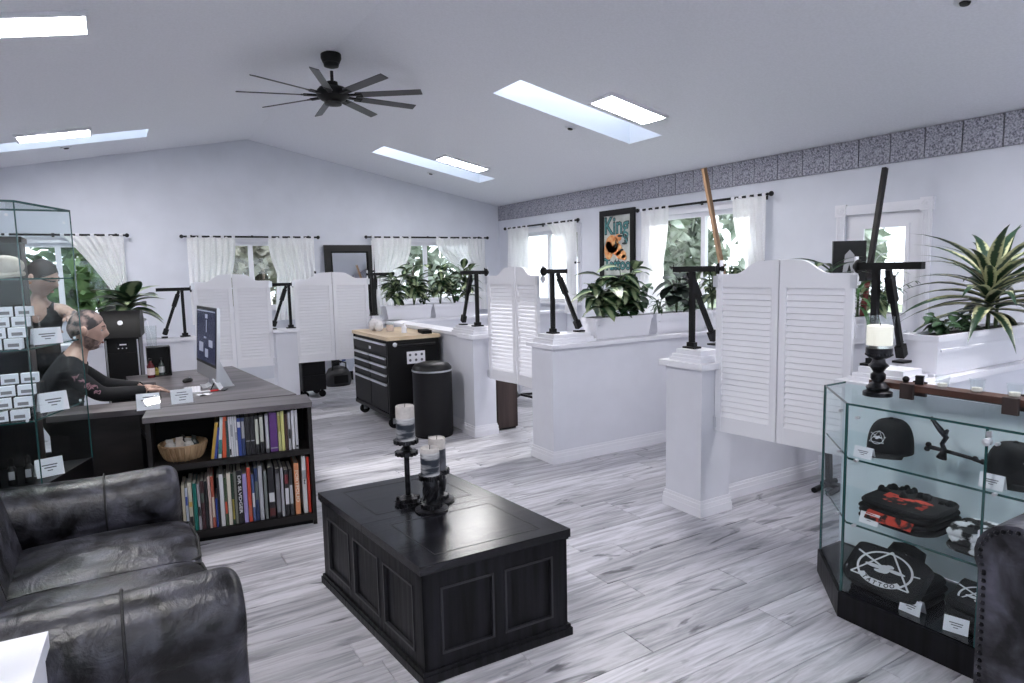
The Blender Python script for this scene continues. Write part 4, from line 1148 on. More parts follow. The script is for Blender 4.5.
for a, b in ((2.37, 2.87), (2.88, 3.37)):
    M = Matrix.Translation((-.58, 0, .62)) @ Matrix.Rotation(R_(-12), 4, 'Y')
    part('back_cushion', MB().box(-.13, .13, a, b, -.19, .26, M), LEATHER, t, .085, 4, smooth=True)
for x in (-.88, .12):
    for yy in (2.12, 3.60): part('foot', MB().box(x - .03, x + .03, yy - .03, yy + .03, 0, .06), BLKWOOD, t, .004)

# ------------------------------------------------------------------ nail-head armchair, lower right
t = thing('leather_armchair', 'dark leather armchair with nail-head trim at the lower right corner', 'armchair', (0, 0, 0))
def nailed_roll(prof, e0, e1, c, M, parent, name, nails):
    a = part(name, MB().prism(prof, e0, e1, M), LEATHER, parent, .02, 3, smooth=True)
    if nails:
        n_ = MB(); pts = prof + [prof[0]]; acc = 0
        for i in range(len(pts) - 1):
            p, q = Vector(pts[i]), Vector(pts[i + 1]); L = (q - p).length; s_ = acc
            while s_ < L:
                k = p.lerp(q, s_ / L); k = Vector((c[0], min(max(k.y, .2), c[1]))).lerp(k, .84)
                n_.ball(M @ Vector((k.x, k.y, e0 - .002)), .0065, u=6, v=4); s_ += .021
            acc = s_ - L
        part('nail_heads', n_, GUN, a, smooth=True)
    return a
MX = Matrix(((0, 0, 1, 0), (1, 0, 0, 0), (0, 1, 0, 0), (0, 0, 0, 1)))
MY = Matrix(((1, 0, 0, 0), (0, 0, 1, 0), (0, 1, 0, 0), (0, 0, 0, 1)))
def roll_prof(yc, hw, rr, zt):
    zc = zt - rr
    p = [(yc + rr * math.cos(a), zc + rr * math.sin(a)) for a in [-R_(30) + (math.pi + R_(60)) * k / 14 for k in range(15)]]
    return p + [(yc - hw, zc - .09), (yc - hw * .95, .05), (yc + hw * .95, .05), (yc + hw, zc - .09)], zc
pr, zc = roll_prof(.745, .085, .10, .90)
nailed_roll(pr, 1.985, 2.665, (.745, zc), MX, t, 'back', True)
for xc_ in (2.085, 2.565):
    pr, zc = roll_prof(xc_, .085, .10, .62)
    nailed_roll(pr, .06, .66, (xc_, zc), MY, t, 'arm', True)
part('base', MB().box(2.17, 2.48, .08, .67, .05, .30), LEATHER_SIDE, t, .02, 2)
part('seat_cushion', MB().box(2.175, 2.475, .04, .65, .295, .46), LEATHER, t, .05, 4, smooth=True)
for x in (2.05, 2.60):
    for yy in (.12, .74): part('foot', MB().box(x - .025, x + .025, yy - .025, yy + .025, 0, .06), BLKWOOD, t, .004)
# ------------------------------------------------------------------ desk, bookcase
t = thing('reception_desk', 'dark grey wood reception desk with a long counter at left', 'desk', (0, 0, 0))
DT = .797
poly = [(-.40, 4.665), (.076, 4.585), (1.0, 4.505), (.85, 6.28), (.03, 6.20), (.05, 5.78), (.22, 5.70), (.22, 4.90), (-.40, 4.95)]
part('desktop', MB().prism(poly, DT - .035, DT), DESKTOP, t, .003)
mb = MB()
mb.prism([(-.39, 4.69), (.076, 4.615), (.076, 4.64), (-.39, 4.715)], .01, DT - .035)
part('front_panel', mb, DESKBODY, t, .002)
part('side_panel', MB().prism([(.97, 4.53), (.985, 4.53), (.835, 6.25), (.81, 6.25)], .01, DT - .035), DESKBODY, t, .002)
part('back_panel', MB().prism([(.05, 6.14), (.81, 6.21), (.81, 6.235), (.05, 6.165)], .01, DT - .035), DESKBODY, t, .002)
part('end_panel', MB().prism([(.24, 4.64), (.97, 4.56), (.97, 4.58), (.24, 4.66)], .01, DT - .035), DESKBODY, t, .002)

BA = math.atan2(4.157 - 4.275, 1.009 - .094)
bk = thing('bookcase', 'dark open bookcase at the front of the desk, full of books', 'bookcase', (.094, 4.275, 0), BA)
BWd, BD = .923, .30
for x in (0, BWd - .024): part('side', MB().box(x, x + .024, .006, BD, .0, DT - .032), DESKBODY, bk, .002)
part('top', MB().box(-.012, BWd + .006, -.006, BD, DT - .032, DT), DESKTOP, bk, .003)
part('back', MB().box(.024, BWd - .024, BD - .012, BD, .03, DT - .032), BLKMAT, bk)
for z0, z1 in ((.03, .072), (.462, .498)): part('shelf', MB().box(.024, BWd - .024, .006, BD - .012, z0, z1), DESKBODY, bk, .002)
part('kick', MB().box(.024, BWd - .024, .03, .045, 0, .03), BLKMAT, bk)
_bm = {}
def bmat(c):
    c = tuple(c)
    if c not in _bm: _bm[c] = mat('book_cover', c, .42)
    return _bm[c]
PAGES = mat('paper_pages', (.55, .53, .5), .8)
def book(lx, w, h, z, col, label, group, tilt=0.0, mark=None, title=None, d=.20):
    """lx = spine centre along the shelf; stands on the shelf with spine to the front"""
    t = thing('book', label, 'book', (0, 0, 0), 0, group)
    dz = abs(math.sin(tilt)) * w / 2
    t.matrix_world = Matrix.Translation((.094, 4.275, 0)) @ Matrix.Rotation(BA, 4, 'Z') @ Matrix.Translation((lx, .035, z + dz + .0005)) @ Matrix.Rotation(tilt, 4, 'Y')
    w -= .0012
    c = MB().box(-w / 2, w / 2, 0, .003, 0, h)
    for s in (-w / 2, w / 2 - .0015): c.box(s, s + .0015, .003, d, 0, h)
    part('cover', c, bmat(col), t)
    part('pages', MB().box(-w / 2 + .0016, w / 2 - .0016, .003, d - .004, .003, h - .004), PAGES, t)
    if mark:
        for (a, b, mc) in mark:
            part('spine_label', MB().box(-w / 2 + .001, w / 2 - .001, -.0006, .0, h * a, h * b), bmat(mc), t)
    if title:
        me = text_mesh(title[0], title[1], .0004, 'CENTER', title[3] if len(title) > 3 else 1.0, .0006)
        M = frame((0, 0, -1), (1, 0, 0), (0, -1, 0), (0, -.0012, h * .55))
        ob('spine_title', me, bmat(title[2]), t, M=M)
K = (.012, .012, .016); Wt = (.62, .62, .66); Gy = (.30, .31, .34); Nv = (.015, .03, .10); Bl = (.03, .06, .28)
def px2l(px, ref): return (.40 + (px - 206) * .0057 - .094) / math.cos(BA) * .99 - .003
UP = [(212.2, 3.2, .232, (.45, .28, .05), .16, None, 'thin golden yellow book'), (215.2, 2.8, .20, Bl, .14, None, 'short blue book'), (219.4, 3.4, .262, (.55, .62, .62), .09, [(.1, .45, (.05, .2, .2))], 'white and teal book'),
      (223.8, 4.0, .262, (.62, .10, .04), .06, None, 'bright orange-red book'), (227.6, 2.6, .235, (.02, .07, .08), 0, None, 'dark teal book'),
      (230.3, 2.0, .258, Wt, 0, [(.05, .2, K)], 'first of four slim white books'), (232.4, 2.0, .26, Wt, 0, [(.5, .8, Gy)], 'second of four slim white books'), (234.5, 2.0, .26, (.55, .56, .6), 0, None, 'third of four slim white books'), (236.7, 2.0, .26, Wt, 0, [(.4, .6, Gy)], 'fourth of four slim white books'),
      (239.8, 3.4, .245, Bl, 0, [(.75, .9, Wt)], 'royal blue book'), (243.6, 3.6, .245, Nv, 0, [(.45, .9, Gy)], 'navy book with pale spine lettering'),
      (248.2, 4.6, .245, K, 0, [(.35, .38, Gy)], 'wide black book beside the navy one'), (253.0, 4.4, .245, K, 0, [(.35, .38, Gy)], 'second wide black book'),
      (257.6, 3.6, .25, K, 0, [(.25, .9, (.5, .52, .46))], 'black book with long pale spine strip'), (262.4, 3.8, .25, K, 0, [(.3, .95, (.5, .52, .48))], 'black book with tall white label'), (267.8, 3.6, .255, (.10, .10, .12), 0, [(.1, .95, (.45, .45, .5))], 'grey spined book before the purple one'),
      (274.6, 8.0, .258, (.10, .03, .18), 0, [(.08, .11, Gy)], 'thick purple book'), (280.6, 3.0, .258, (.42, .42, .20), 0, [(.5, .9, (.3, .28, .08))], 'olive yellow book'), (284.2, 3.2, .262, (.60, .58, .22), 0, None, 'pale yellow book'),
      (287.8, 3.0, .24, (.05, .02, .015), 0, None, 'dark brown book'), (291.2, 2.8, .25, (.4, .4, .43), 0, [(.3, .55, K)], 'grey and black book'), (295.0, 3.0, .262, Wt, 0, None, 'tall white book near the right end'), (298.6, 3.0, .26, (.5, .5, .55), 0, [(.05, .1, K)], 'pale grey tall book at the right end')]
for px, w_, h, col, tl_, mk, lb in UP:
    book(px2l(px, 0), w_ * .0057, h * .96, .4985, col, lb + ' on the upper bookcase shelf', 'books on the upper shelf', tl_, mk, None, .19)
LO = [(181.6, 2.8, .285, (.50, .46, .36), None, 'cream book at the left end'), (184.6, 2.6, .27, (.45, .5, .6), [(.6, .8, Bl)], 'pale blue book'), (188.2, 3.8, .30, (.52, .5, .42), [(.5, .6, (.45, .3, .08)), (.1, .3, K)], 'patterned cream book'),
      (192.6, 3.4, .29, (.012, .16, .14), None, 'teal green book'), (196.2, 2.6, .285, (.35, .34, .38), [(.3, .5, K)], 'grey book right of the teal one'), (199.8, 3.6, .30, (.05, .02, .025), [(.55, .75, (.08, .1, .09))], 'dark maroon book'), (203.4, 2.8, .295, K, None, 'thin plain black book'),
      (206.6, 2.6, .32, (.5, .38, .36), None, 'pale pink slim book'), (209.8, 3.0, .32, (.35, .08, .05), [(.2, .6, (.6, .5, .42))], 'red and cream patterned book'), (212.8, 2.0, .18, Bl, None, 'very short blue book'), (215.2, 2.2, .31, K, None, 'black book left of the tall white one'),
      (218.6, 4.0, .325, (.64, .64, .68), None, 'bright white book in the middle'), (222.4, 2.6, .30, (.05, .08, .04), [(.25, .5, (.5, .08, .04))], 'green and red slim book'), (226.0, 3.6, .325, (.62, .58, .50), None, 'cream white tall book'), (229.4, 2.4, .32, (.02, .05, .03), [(.1, .5, (.3, .25, .05))], 'dark green slim book'),
      (232.4, 2.6, .33, (.16, .17, .15), None, 'olive grey book'), (236.6, 5.0, .335, K, None, 'black book with large white vertical title'), (241.8, 4.2, .31, (.33, .27, .55), None, 'lavender book'), (246.2, 3.6, .345, (.50, .06, .03), [(.1, .3, (.4, .1, .06))], 'red-orange tall book'),
      (250.0, 2.8, .30, (.06, .09, .22), [(.3, .6, Wt)], 'blue and white book'), (253.6, 3.4, .335, Nv, [(.4, .75, (.10, .12, .12))], 'navy book with dim lettering'), (258.0, 4.0, .345, (.36, .37, .41), None, 'tall light grey book'), (262.8, 3.0, .31, (.16, .18, .18), None, 'grey-green book'),
      (268.8, 6.0, .33, K, [(.32, .5, Wt), (.05, .2, (.10, .02, .02))], 'thick black book with white square label'), (275.6, 4.4, .315, K, [(.1, .9, (.16, .16, .18))], 'black book with grey script spine'), (280.2, 2.8, .315, (.34, .34, .38), None, 'slim grey book'),
      (284.8, 4.2, .30, K, [(.25, .6, Wt), (.7, .9, (.16, .02, .03))], 'black book with white and maroon labels'), (289.4, 3.6, .30, (.03, .03, .035), [(.25, .65, (.42, .43, .47))], 'black book with pale grey label'), (295.8, 5.2, .335, (.62, .25, .12), None, 'orange book with large vertical title'),
      (304.0, 4.4, .375, (.66, .65, .66), [(.6, .75, Gy)], 'tallest white book near the right end'), (308.4, 2.8, .365, (.62, .04, .02), None, 'tall bright red book at the right end')]
for px, w_, h, col, mk, lb in LO:
    ti = None
    if lb.startswith('black book with large'): ti = ('DR SLVDGER', .024, Wt, 1.75)
    if lb.startswith('orange book'): ti = ('PORTFOLIO', .027, (.75, .68, .6), 1.45)
    if lb.startswith('tallest white'): ti = ('Blood', .012, K)
    book(px2l(px, 0), w_ * .0057, h, .0725, col, lb + ' on the lower bookcase shelf', 'books on the lower shelf', 0.0, mk, ti, .23)

# woven basket on the upper shelf
BP = Matrix.Translation((.094, 4.275, 0)) @ Matrix.Rotation(BA, 4, 'Z')
loc = BP @ Vector((.178, .15, .4985))
t = thing('basket', 'tan woven basket on the upper bookcase shelf', 'basket', loc, BA)
TAN = mat('woven_tan', (.25, .15, .08), .65, col2=(.48, .33, .20), scale=22, stretch=(1, 1, .15), bump=.4)
mb = MB(); n = 32
prof = [(.085, .0), (.10, .01), (.118, .05), (.130, .095), (.126, .095), (.113, .05), (.095, .014), (.0, .012)]
part('bowl', MB().lathe(prof, n=n), TAN, t, smooth=True)
for k in range(26):
    a = 6.283 * k / 26; part('stave', MB().tube([((r_ + .002) * math.cos(a), (r_ + .002) * math.sin(a), z) for r_, z in ((.088, .002), (.103, .015), (.119, .05), (.131, .092))], .0055, 5), TAN, t, smooth=True)
part('rim', MB().tube([(.131 * math.cos(6.283 * k / 30), .131 * math.sin(6.283 * k / 30), .096) for k in range(31)], .006, 6), TAN, t, smooth=True)
r = random.Random(2); k = 0
for (x, y_, m_, lb) in ((-.07, -.02, (.45, .43, .42), 'crumpled white packet at the left of the basket'), (-.02, .02, (.5, .44, .40), 'cream wrapped packet in the middle of the basket'), (.03, -.03, (.5, .48, .46), 'pale packet at the front of the basket'), (.06, .03, (.04, .05, .05), 'dark packet standing up in the basket'), (0, .07, (.03, .02, .02), 'dark wrapped packet at the back of the basket')):
    p = BP @ Vector((.178 + x, .15 + y_, .51))
    o_ = thing('packet', lb, 'packet', p, r.random() * 3, 'packets in the basket')
    part('wrapper', MB().ball((0, 0, .055), (.035, .028, .05), Matrix.Rotation(r.uniform(-.4, .4), 4, 'X'), 8, 6), mat('wrapper', m_, .4, bump=.6, scale=30), o_)
    part('crimp', MB().box(-.02, .02, -.003, .003, .098, .116), mat('wrapper_crimp', m_, .5), o_)

def lines(parent, M, rows, m=INK):
    q = MB()
    for (a, b, y_, h) in rows: q.box(a, b, y_ - h / 2, y_ + h / 2, .0, .0006)
    part('printed_lines', q, m, parent, M=M)
def card(loc, rz, label, w, h, lean=12, group=None, rows=None, back=True):
    """standing card: its face looks along local -Y"""
    t = thing('price_card', label, 'card', loc, rz, group)
    L = R_(lean); M = Matrix.Rotation(-L, 4, 'X')
    part('card', MB().box(-w / 2, w / 2, -.001, .001, 0.0006, h, M), PAPER, t)
    if back:
        q = MB(); q.box(-w / 2, w / 2, -.0008, .0008, 0.0006, h * .96, Matrix.Translation((0, .055 if h > .06 else .035, 0)) @ Matrix.Rotation(R_(lean * 1.3), 4, 'X')); part('back_leaf', q, PAPER, t)
    if rows is None: rows = [(-.28, .28, .62, .06), (-.2, .24, .48, .06), (-.1, .1, .33, .05)]
    M2 = M @ frame((1, 0, 0), (0, 0, 1), (0, -1, 0), (0, -.0012, 0))
    lines(t, M2, [(a * w, b * w, y_ * h, hh * h) for a, b, y_, hh in rows])
    return t
def sleeve(loc, rz, label, w, h):
    t = thing('sign_holder', label, 'sign', loc, rz, 'clear stands with printed cards on the desk')
    M = Matrix.Rotation(R_(-14), 4, 'X')
    part('foot', MB().box(-w / 2 - .012, w / 2 + .012, -.01, .045, 0, .003), GLASS, t)
    part('card', MB().box(-w / 2, w / 2, -.0015, .0, .004, h, M), PAPER, t)
    part('clear_front', MB().box(-w / 2 - .002, w / 2 + .002, -.004, -.0026, .003, h + .003, M), GLASS, t)
    lines(t, M @ frame((1, 0, 0), (0, 0, 1), (0, -1, 0), (0, -.0018, 0)), [(a * w, b * w, y_ * h, hh * h) for a, b, y_, hh in ((-.22, .22, .78, .05), (-.3, .3, .62, .05), (-.12, .2, .46, .05), (-.15, .15, .28, .05))])
sleeve((.125, 4.50, DT), R_(-4), 'left white printed card in a clear stand on the desk edge', .125, .105)
sleeve((.318, 4.60, DT), R_(2), 'right white printed card in a clear stand on the desk', .125, .095)

# computer
t = thing('computer', 'silver all-in-one computer with a dark screen on the desk', 'computer', (.522, 5.22, DT), 0)
ALU = mat('aluminium', (.60, .61, .64), .3, metal=.9)
CM = frame((.09, -.996, 0), (0, 0, 1), (-.996, -.09, 0), (0, 0, 0)) @ Matrix.Rotation(R_(-4), 4, 'X')
part('body', MB().box(-.325, .325, .07, .585, -.02, 0), ALU, t, .006, M=CM)
part('bezel', MB().box(-.322, .322, .165, .582, 0.0003, .003), BLACK, t, M=CM)
SCR = mat('lit_screen', (.010, .012, .025), .2, emit=.8)
sc_ = part('screen', MB().box(-.30, .30, .185, .562, .0032, .0042), SCR, t, M=CM)
SC2 = mat('screen_shapes', (.12, .13, .18), .3, emit=.6)
q = MB()
for a in ((-.29, .29, .548, .556), (-.02, .06, .50, .53), (.01, .03, .40, .49), (-.06, .02, .355, .365), (.10, .22, .30, .35), (-.22, -.08, .25, .32), (-.02, .08, .22, .28)): q.box(*a, .0043, .0048)
part('screen_shapes', q, SC2, t, M=CM)
part('stand', MB().prism([(.0, .005), (.17, .005), (.172, .012), (.06, .26), (.045, .26), (.03, .02)], -.09, .09, Matrix(((1, 0, 0, 0), (0, 0, 1, 0), (0, 1, 0, 0), (0, 0, 0, 1)))), ALU, t, .002)
part('foot', MB().box(-.03, .18, -.10, .10, 0, .006), ALU, t, .002)
t = thing('tablet_stand', 'small white tilted card on a little stand in front of the computer', 'stand', (.60, 4.99, DT), R_(70))
part('card', MB().box(-.05, .05, -.003, .003, .01, .10, Matrix.Rotation(R_(-28), 4, 'X')), PAPER, t, .001)
part('prop', MB().bar((0, .04, .07), (0, .075, .003), .01, .006).box(-.04, .04, -.03, .08, 0, .004), BLACK, t)
t = thing('keyboard', 'slim pale keyboard under the seated person\'s hand', 'keyboard', (.42, 5.10, DT), R_(85))
part('deck', MB().box(-.14, .14, -.055, .055, 0, .008), ALU, t, .002)
q = MB()
for i in range(12):
    for j in range(5): q.box(-.133 + i * .0224, -.114 + i * .0224, -.048 + j * .0195, -.032 + j * .0195, .0082, .0105)
part('keys', q, PAPER, t); t.children[-1]['kind'] = 'stuff'
t = thing('pen', 'white pen with a red band lying on the desk', 'pen', (.52, 4.96, DT + .0065), R_(8))
part('barrel', MB().tube([(-.07, 0, 0), (.07, 0, 0)], .006, 8), PAPER, t, smooth=True); part('band', MB().tube([(.0, 0, 0), (.065, 0, 0)], .0064, 8), mat('red_plastic', (.55, .03, .03), .4), t, smooth=True)
t = thing('paper_slip', 'crumpled pale paper on the desk beside the second card', 'paper', (.47, 4.86, DT + .001), R_(20))
part('sheet', MB().grid(lambda u, v: Vector((.09 * (u - .5), .06 * (v - .5), .004 + .006 * math.sin(7 * u) * math.cos(5 * v))), 8, 6), PAPER, t)
t = thing('mouse', 'small black mouse on the desk at the foot of the computer', 'mouse', (.43, 5.55, DT), R_(60))
part('shell', MB().ball((0, 0, .012), (.055, .032, .02), u=14, v=8), BLACK, t, smooth=True); part('wheel', MB().box(.02, .035, -.004, .004, .028, .034), STEEL, t)

# rack and bottles behind the desk
t = thing('bottle_rack', 'small black shelf box with bottles at the back of the desk', 'shelf', (.27, 6.08, DT), 0)
for x in (-.085, .077): part('side', MB().box(x, x + .008, -.07, .07, 0, .24), BLACK, t)
for z in (.0, .232): part('board', MB().box(-.077, .077, -.07, .07, z, z + .008), BLACK, t)
part('back', MB().box(-.077, .077, .062, .07, .008, .232), BLACK, t)
def bottle(loc, h, r_, col, lab, label, m=None):
    t = thing('bottle', label, 'bottle', loc, 0, 'small bottles at the back of the desk')
    part('glass', MB().lathe([(.0, 0), (r_, 0), (r_, h * .62), (r_ * .4, h * .78), (r_ * .4, h * .88), (.0, h * .88)], n=14), m or mat('bottle_glass', col, .15), t, smooth=True)
    part('cap', MB().lathe([(.0, h * .88), (r_ * .48, h * .88), (r_ * .48, h), (.0, h)], n=12), BLACK, t, smooth=True)
    part('label', MB().lathe([(r_ * 1.02, h * .15), (r_ * 1.02, h * .5)], n=14), mat('bottle_label', lab, .6), t)
bottle((.205, 5.99, DT), .155, .028, (.10, .015, .02), (.6, .5, .5), 'dark red bottle with a white and red label on the desk back edge')
bottle((.285, 6.04, DT + .008), .14, .022, (.04, .05, .05), (.4, .42, .44), 'grey labelled bottle inside the black shelf box')
bottle((.245, 6.05, DT + .008), .075, .02, (.35, .28, .06), (.5, .45, .1), 'short yellow bottle inside the black shelf box')
t = thing('tumbler', 'tall clear tumbler standing on the black shelf box', 'glass', (.23, 6.08, DT + .24))
part('glass', MB().lathe([(.0, 0), (.035, 0), (.042, .17), (.039, .17), (.033, .006), (.0, .006)], n=18), GLASS, t, smooth=True); part('straw', MB().tube([(.01, 0, .01), (-.02, .01, .21)], .003, 6), PAPER, t)
# tall black machine
t = thing('coffee_machine', 'tall black machine with a curved top panel behind the seated person', 'machine', (.03, 6.52, 0), R_(-6))
part('body', MB().box(-.125, .13, -.10, .24, .02, 1.10), BLACK, t, .012, 2)
part('head', MB().prism([(-.12, .0), (.0, .0), (.30, .0), (.30, .14), (.24, .21), (-.02, .225), (-.09, .16)], -.145, .15, Matrix(((0, 0, 1, 0), (1, 0, 0, -.03), (0, 1, 0, 1.10), (0, 0, 0, 1)))), BLKMET, t, .02, 3, smooth=True)
part('badge', MB().lathe([(.0, 0), (.02, 0), (.02, .006), (.0, .006)], (.005, -.128, 1.225), 16, Matrix.Rotation(R_(75), 4, 'X')), STEEL, t)
part('display', MB().box(-.035, .045, -.104, -.10, 1.00, 1.06), mat('dim_display', (.02, .02, .025), .2), t)
q = MB()
for a in ((-.015, .035, 1.035, 1.045), (-.03, -.02, 1.005, 1.012), (.0, .008, 1.005, 1.012), (.03, .038, 1.005, 1.012)): q.box(a[0], a[1], -.1055, -.104, a[2], a[3])
part('lit_marks', q, PAPER, t)
part('front_panel', MB().box(-.105, .11, -.106, -.10, .15, .97), BLKMET, t, .004)
part('side_rails', MB().box(-.118, -.108, -.112, -.10, .10, 1.08).box(.113, .123, -.112, -.10, .10, 1.08), STEEL, t, .002)

# tall dark cabinet at far left and glass tower
t = thing('dark_cabinet', 'tall dark wood cabinet behind the glass tower at far left', 'cabinet', (-1.15, 4.40, 0))
part('body', MB().box(0, .735, 0, .26, .05, 1.80), DARKWOOD, t, .004); part('top', MB().box(-.01, .745, -.012, .262, 1.80, 1.83), DARKWOOD, t, .003)
part('plinth', MB().box(.02, .72, .01, .26, 0, .05), BLACK, t)
for a in (.006, .37): d_ = part('door', MB().box(a, a + .358, -.016, -.001, .06, 1.79), DESKBODY, t, .003); part('handle', MB().box(a + (.33 if a < .1 else .016), a + (.342 if a < .1 else .028), -.03, -.016, .95, 1.1), STEEL, d_)

E1, E2, E3, E4 = (-.175, 4.32), (-.37, 3.85), (-.90, 3.83), (-.90, 4.32)
TZ = 1.968
t = thing('glass_tower', 'tall glass display tower with white boxes on its shelves at far left', 'cabinet', (0, 0, 0))
poly = [E1, E4, E3, E2]
part('base', MB().prism(poly, 0, .60), BLACK, t, .004)
part('top_pane', MB().prism(poly, TZ - .008, TZ), CGLASS, t)
c = Vector((-.6, 4.1))
def ins(p, k): v = Vector(p); return tuple(v + (c - v).normalized() * k)
for z in (1.272, .925):
    s_ = part('shelf', MB().prism([ins(p, .015) for p in poly], z - .007, z), CGLASS, t)
    q = MB()
    for a, b in ((E3, E2), (E2, E1)):
        a, b = ins(a, .014), ins(b, .014); q.bar((*a, z - .0035), (*b, z - .0035), .003, .0072)
    part('shelf_edge', q, GEDGE, s_)
s_ = part('shelf', MB().prism([ins(p, .015) for p in poly], 1.600, 1.607), CGLASS, t)
q = MB(); a, b = ins(E3, .014), ins(E2, .014); q.bar((*a, 1.6035), (*b, 1.6035), .003, .0072); a = ins(E1, .014); q.bar((*b, 1.6035), (*a, 1.6035), .003, .0072); part('shelf_edge', q, GEDGE, s_)
for a, b in ((E3, E2), (E2, E1), (E1, E4)):
    q = MB(); q.bar((*a, (TZ + .6) / 2), (*b, (TZ + .6) / 2), .005, TZ - .62); part('pane', q, CGLASS, t)
q = MB()
for e in (E1, E2): q.box(e[0] - .003, e[0] + .003, e[1] - .003, e[1] + .003, .60, TZ)
part('edge_strips', q, GEDGE, t)
q = MB()
for a, b in ((E3, E2), (E2, E1), (E1, E4)): q.bar((*a, TZ - .004), (*b, TZ - .004), .006, .010)
part('top_edge', q, GEDGE, t)
q = MB()
for z in (1.28, .933, 1.90):
    for e in (E1, E2): q.lathe([(.0, -.004), (.007, -.004), (.007, .004), (.0, .004)], (e[0] - .03, e[1] - .02, z), 8, Matrix.Rotation(math.pi / 2, 4, 'X'))
part('clips', q, STEEL, t)
# little boxes, stepped in rows
fd = (Vector(E1) - Vector(E2)).normalized(); 
def tbox(loc, rz, label, grp):
    t = thing('gift_box', label, 'box', loc, rz, grp)
    part('box', MB().box(-.036, .036, -.02, .02, 0, .048), PAPER, t, .002)
    part('printed_front', MB().box(-.022, .022, -.0206, -.02, .010, .026), mat('box_print', (.22, .21, .23), .6) if 'BP_' not in globals() else BP_, t)
BP_ = mat('box_print', (.22, .21, .23), .6)
rowsA = [(3.925, 5, 0, 'front'), (3.985, 5, .049, 'second'), (4.045, 4, .098, 'third'), (4.105, 3, .147, 'back')]
ORD = ['first', 'second', 'third', 'fourth', 'fifth']
def steps(z, rows, xr, shelfname, grp):
    for ri, (y_, n, dz, rn) in enumerate(rows):
        if dz:
            r_ = thing('display_riser', 'clear riser under the %s row of boxes, %s shelf' % (rn, shelfname), 'riser', (xr + .08 * (ri - 1) * .3, y_, z), 0, 'clear risers in the glass tower')
            part('riser', MB().box(-.42, -.0, -.024, .024, dz - .004, dz), GLASS, r_); part('legs', MB().box(-.42, -.416, -.024, .024, .0005, dz - .004).box(-.004, 0, -.024, .024, .0005, dz - .004), GLASS, r_)
        for k in range(n):
            tbox((xr - .045 - k * .084 + .012 * ri, y_, z + dz + .0005), R_(6 if k % 2 else -4), 'small white box, %s from right in the %s row of the %s tower shelf' % (ORD[k], rn, shelfname), 'white boxes on the %s tower shelf' % shelfname)
steps(1.272, rowsA, -.385, 'upper', 0)
steps(.925, [(3.93, 4, 0, 'front'), (3.99, 4, .052, 'second'), (4.05, 3, .104, 'third'), (4.11, 2, .156, 'back')], -.39, 'lower', 0)
ang = math.atan2(fd.y, fd.x)
card((-.305, 4.07, 1.273), ang - R_(45), 'white printed card at the right of the upper tower shelf', .13, .085, 14, 'printed cards in the glass tower')
card((-.305, 4.07, .926), ang - R_(45), 'white printed card at the right of the lower tower shelf', .13, .10, 14, 'printed cards in the glass tower')
card((-.345, 4.02, .601), ang - R_(50), 'white printed card on the black base of the glass tower', .12, .095, 14, 'printed cards in the glass tower')
for k in range(3):
    b_ = thing('small_bottle', ['left small black bottle on the tower base', 'middle small black bottle on the tower base', 'right small black bottle on the tower base'][k], 'bottle', (-.56 + .065 * k, 3.95 + .01 * k, .601), 0, 'small black bottles on the tower base')
    part('bottle', MB().lathe([(.0, 0), (.02, 0), (.02, .08), (.01, .095), (.0, .095)], n=12), BLACK, b_, smooth=True); part('dropper', MB().lathe([(.0, .095), (.012, .095), (.012, .13), (.0, .14)], n=10), BLKMAT, b_, smooth=True); part('label', MB().box(-.012, .012, -.0215, -.019, .03, .07), mat('bottle_print', (.3, .3, .33), .6), b_)
# animal skull on the top shelf
t = thing('animal_skull', 'pale animal skull with a dark eye socket on the top tower shelf', 'skull', (-.53, 4.0, 1.608), R_(-15))
BONE = mat('bone', (.52, .48, .42), .6, col2=(.68, .64, .58), scale=14, bump=.3)
mb = MB()
mb.ball((-.02, 0, .085), (.10, .075, .075), u=18, v=12); mb.ball((.09, 0, .06), (.085, .05, .052), u=16, v=10); mb.ball((.03, -.055, .06), (.06, .022, .02), u=12, v=8); mb.ball((.03, .055, .06), (.06, .022, .02), u=12, v=8)
part('cranium', mb, BONE, t, smooth=True)
mb = MB(); mb.tube([(-.05, -.03, .03), (.05, -.04, .012), (.15, -.02, .02), (.165, 0, .022), (.15, .02, .02), (.05, .04, .012), (-.05, .03, .03)], .012, 7)
part('jaw', mb, BONE, t, smooth=True)
part('eye_socket_shade', MB().ball((.035, -.062, .098), (.032, .02, .028), u=14, v=9), BLKMAT, t, smooth=True)  # matt black ball stands for the shade inside the hollow
q = MB()
for k in range(7): q.box(.06 + k * .014, .069 + k * .014, -.045 + k * .003, -.035 + k * .003, .014, .034)
part('teeth', q, BONE, t)
# ------------------------------------------------------------------ glass display case
t = thing('display_case', 'low glass display case with black base and two glass shelves', 'cabinet', (0, 0, 0))
CX, CYA, CYB = 2.72, 1.68, .45
poly = [(CX, CYB), (3.22, CYB), (3.22, 2.0), (3.045, 2.0), (CX, CYA)]
CH = .986
part('base', MB().prism([(CX - .012, CYB), (3.23, CYB), (3.23, 2.012), (3.04, 2.012), (CX - .012, CYA + .006)], 0, .118), BLKWOOD, t, .004)
part('deck', MB().prism(poly, .1185, .124), mat('black_gloss_deck', (.010, .011, .014), .12), t)
tp = part('top_pane', MB().prism(poly, CH - .007, CH), CGLASS, t)
q = MB()
for a, b in (((CX, CYB), (CX, CYA)), ((CX, CYA), (3.045, 2.0)), ((3.045, 2.0), (3.22, 2.0)), ((3.22, 2.0), (3.22, CYB))): q.bar((*a, CH - .0035), (*b, CH - .0035), .005, .0085)
part('top_edge', q, GEDGE, tp)
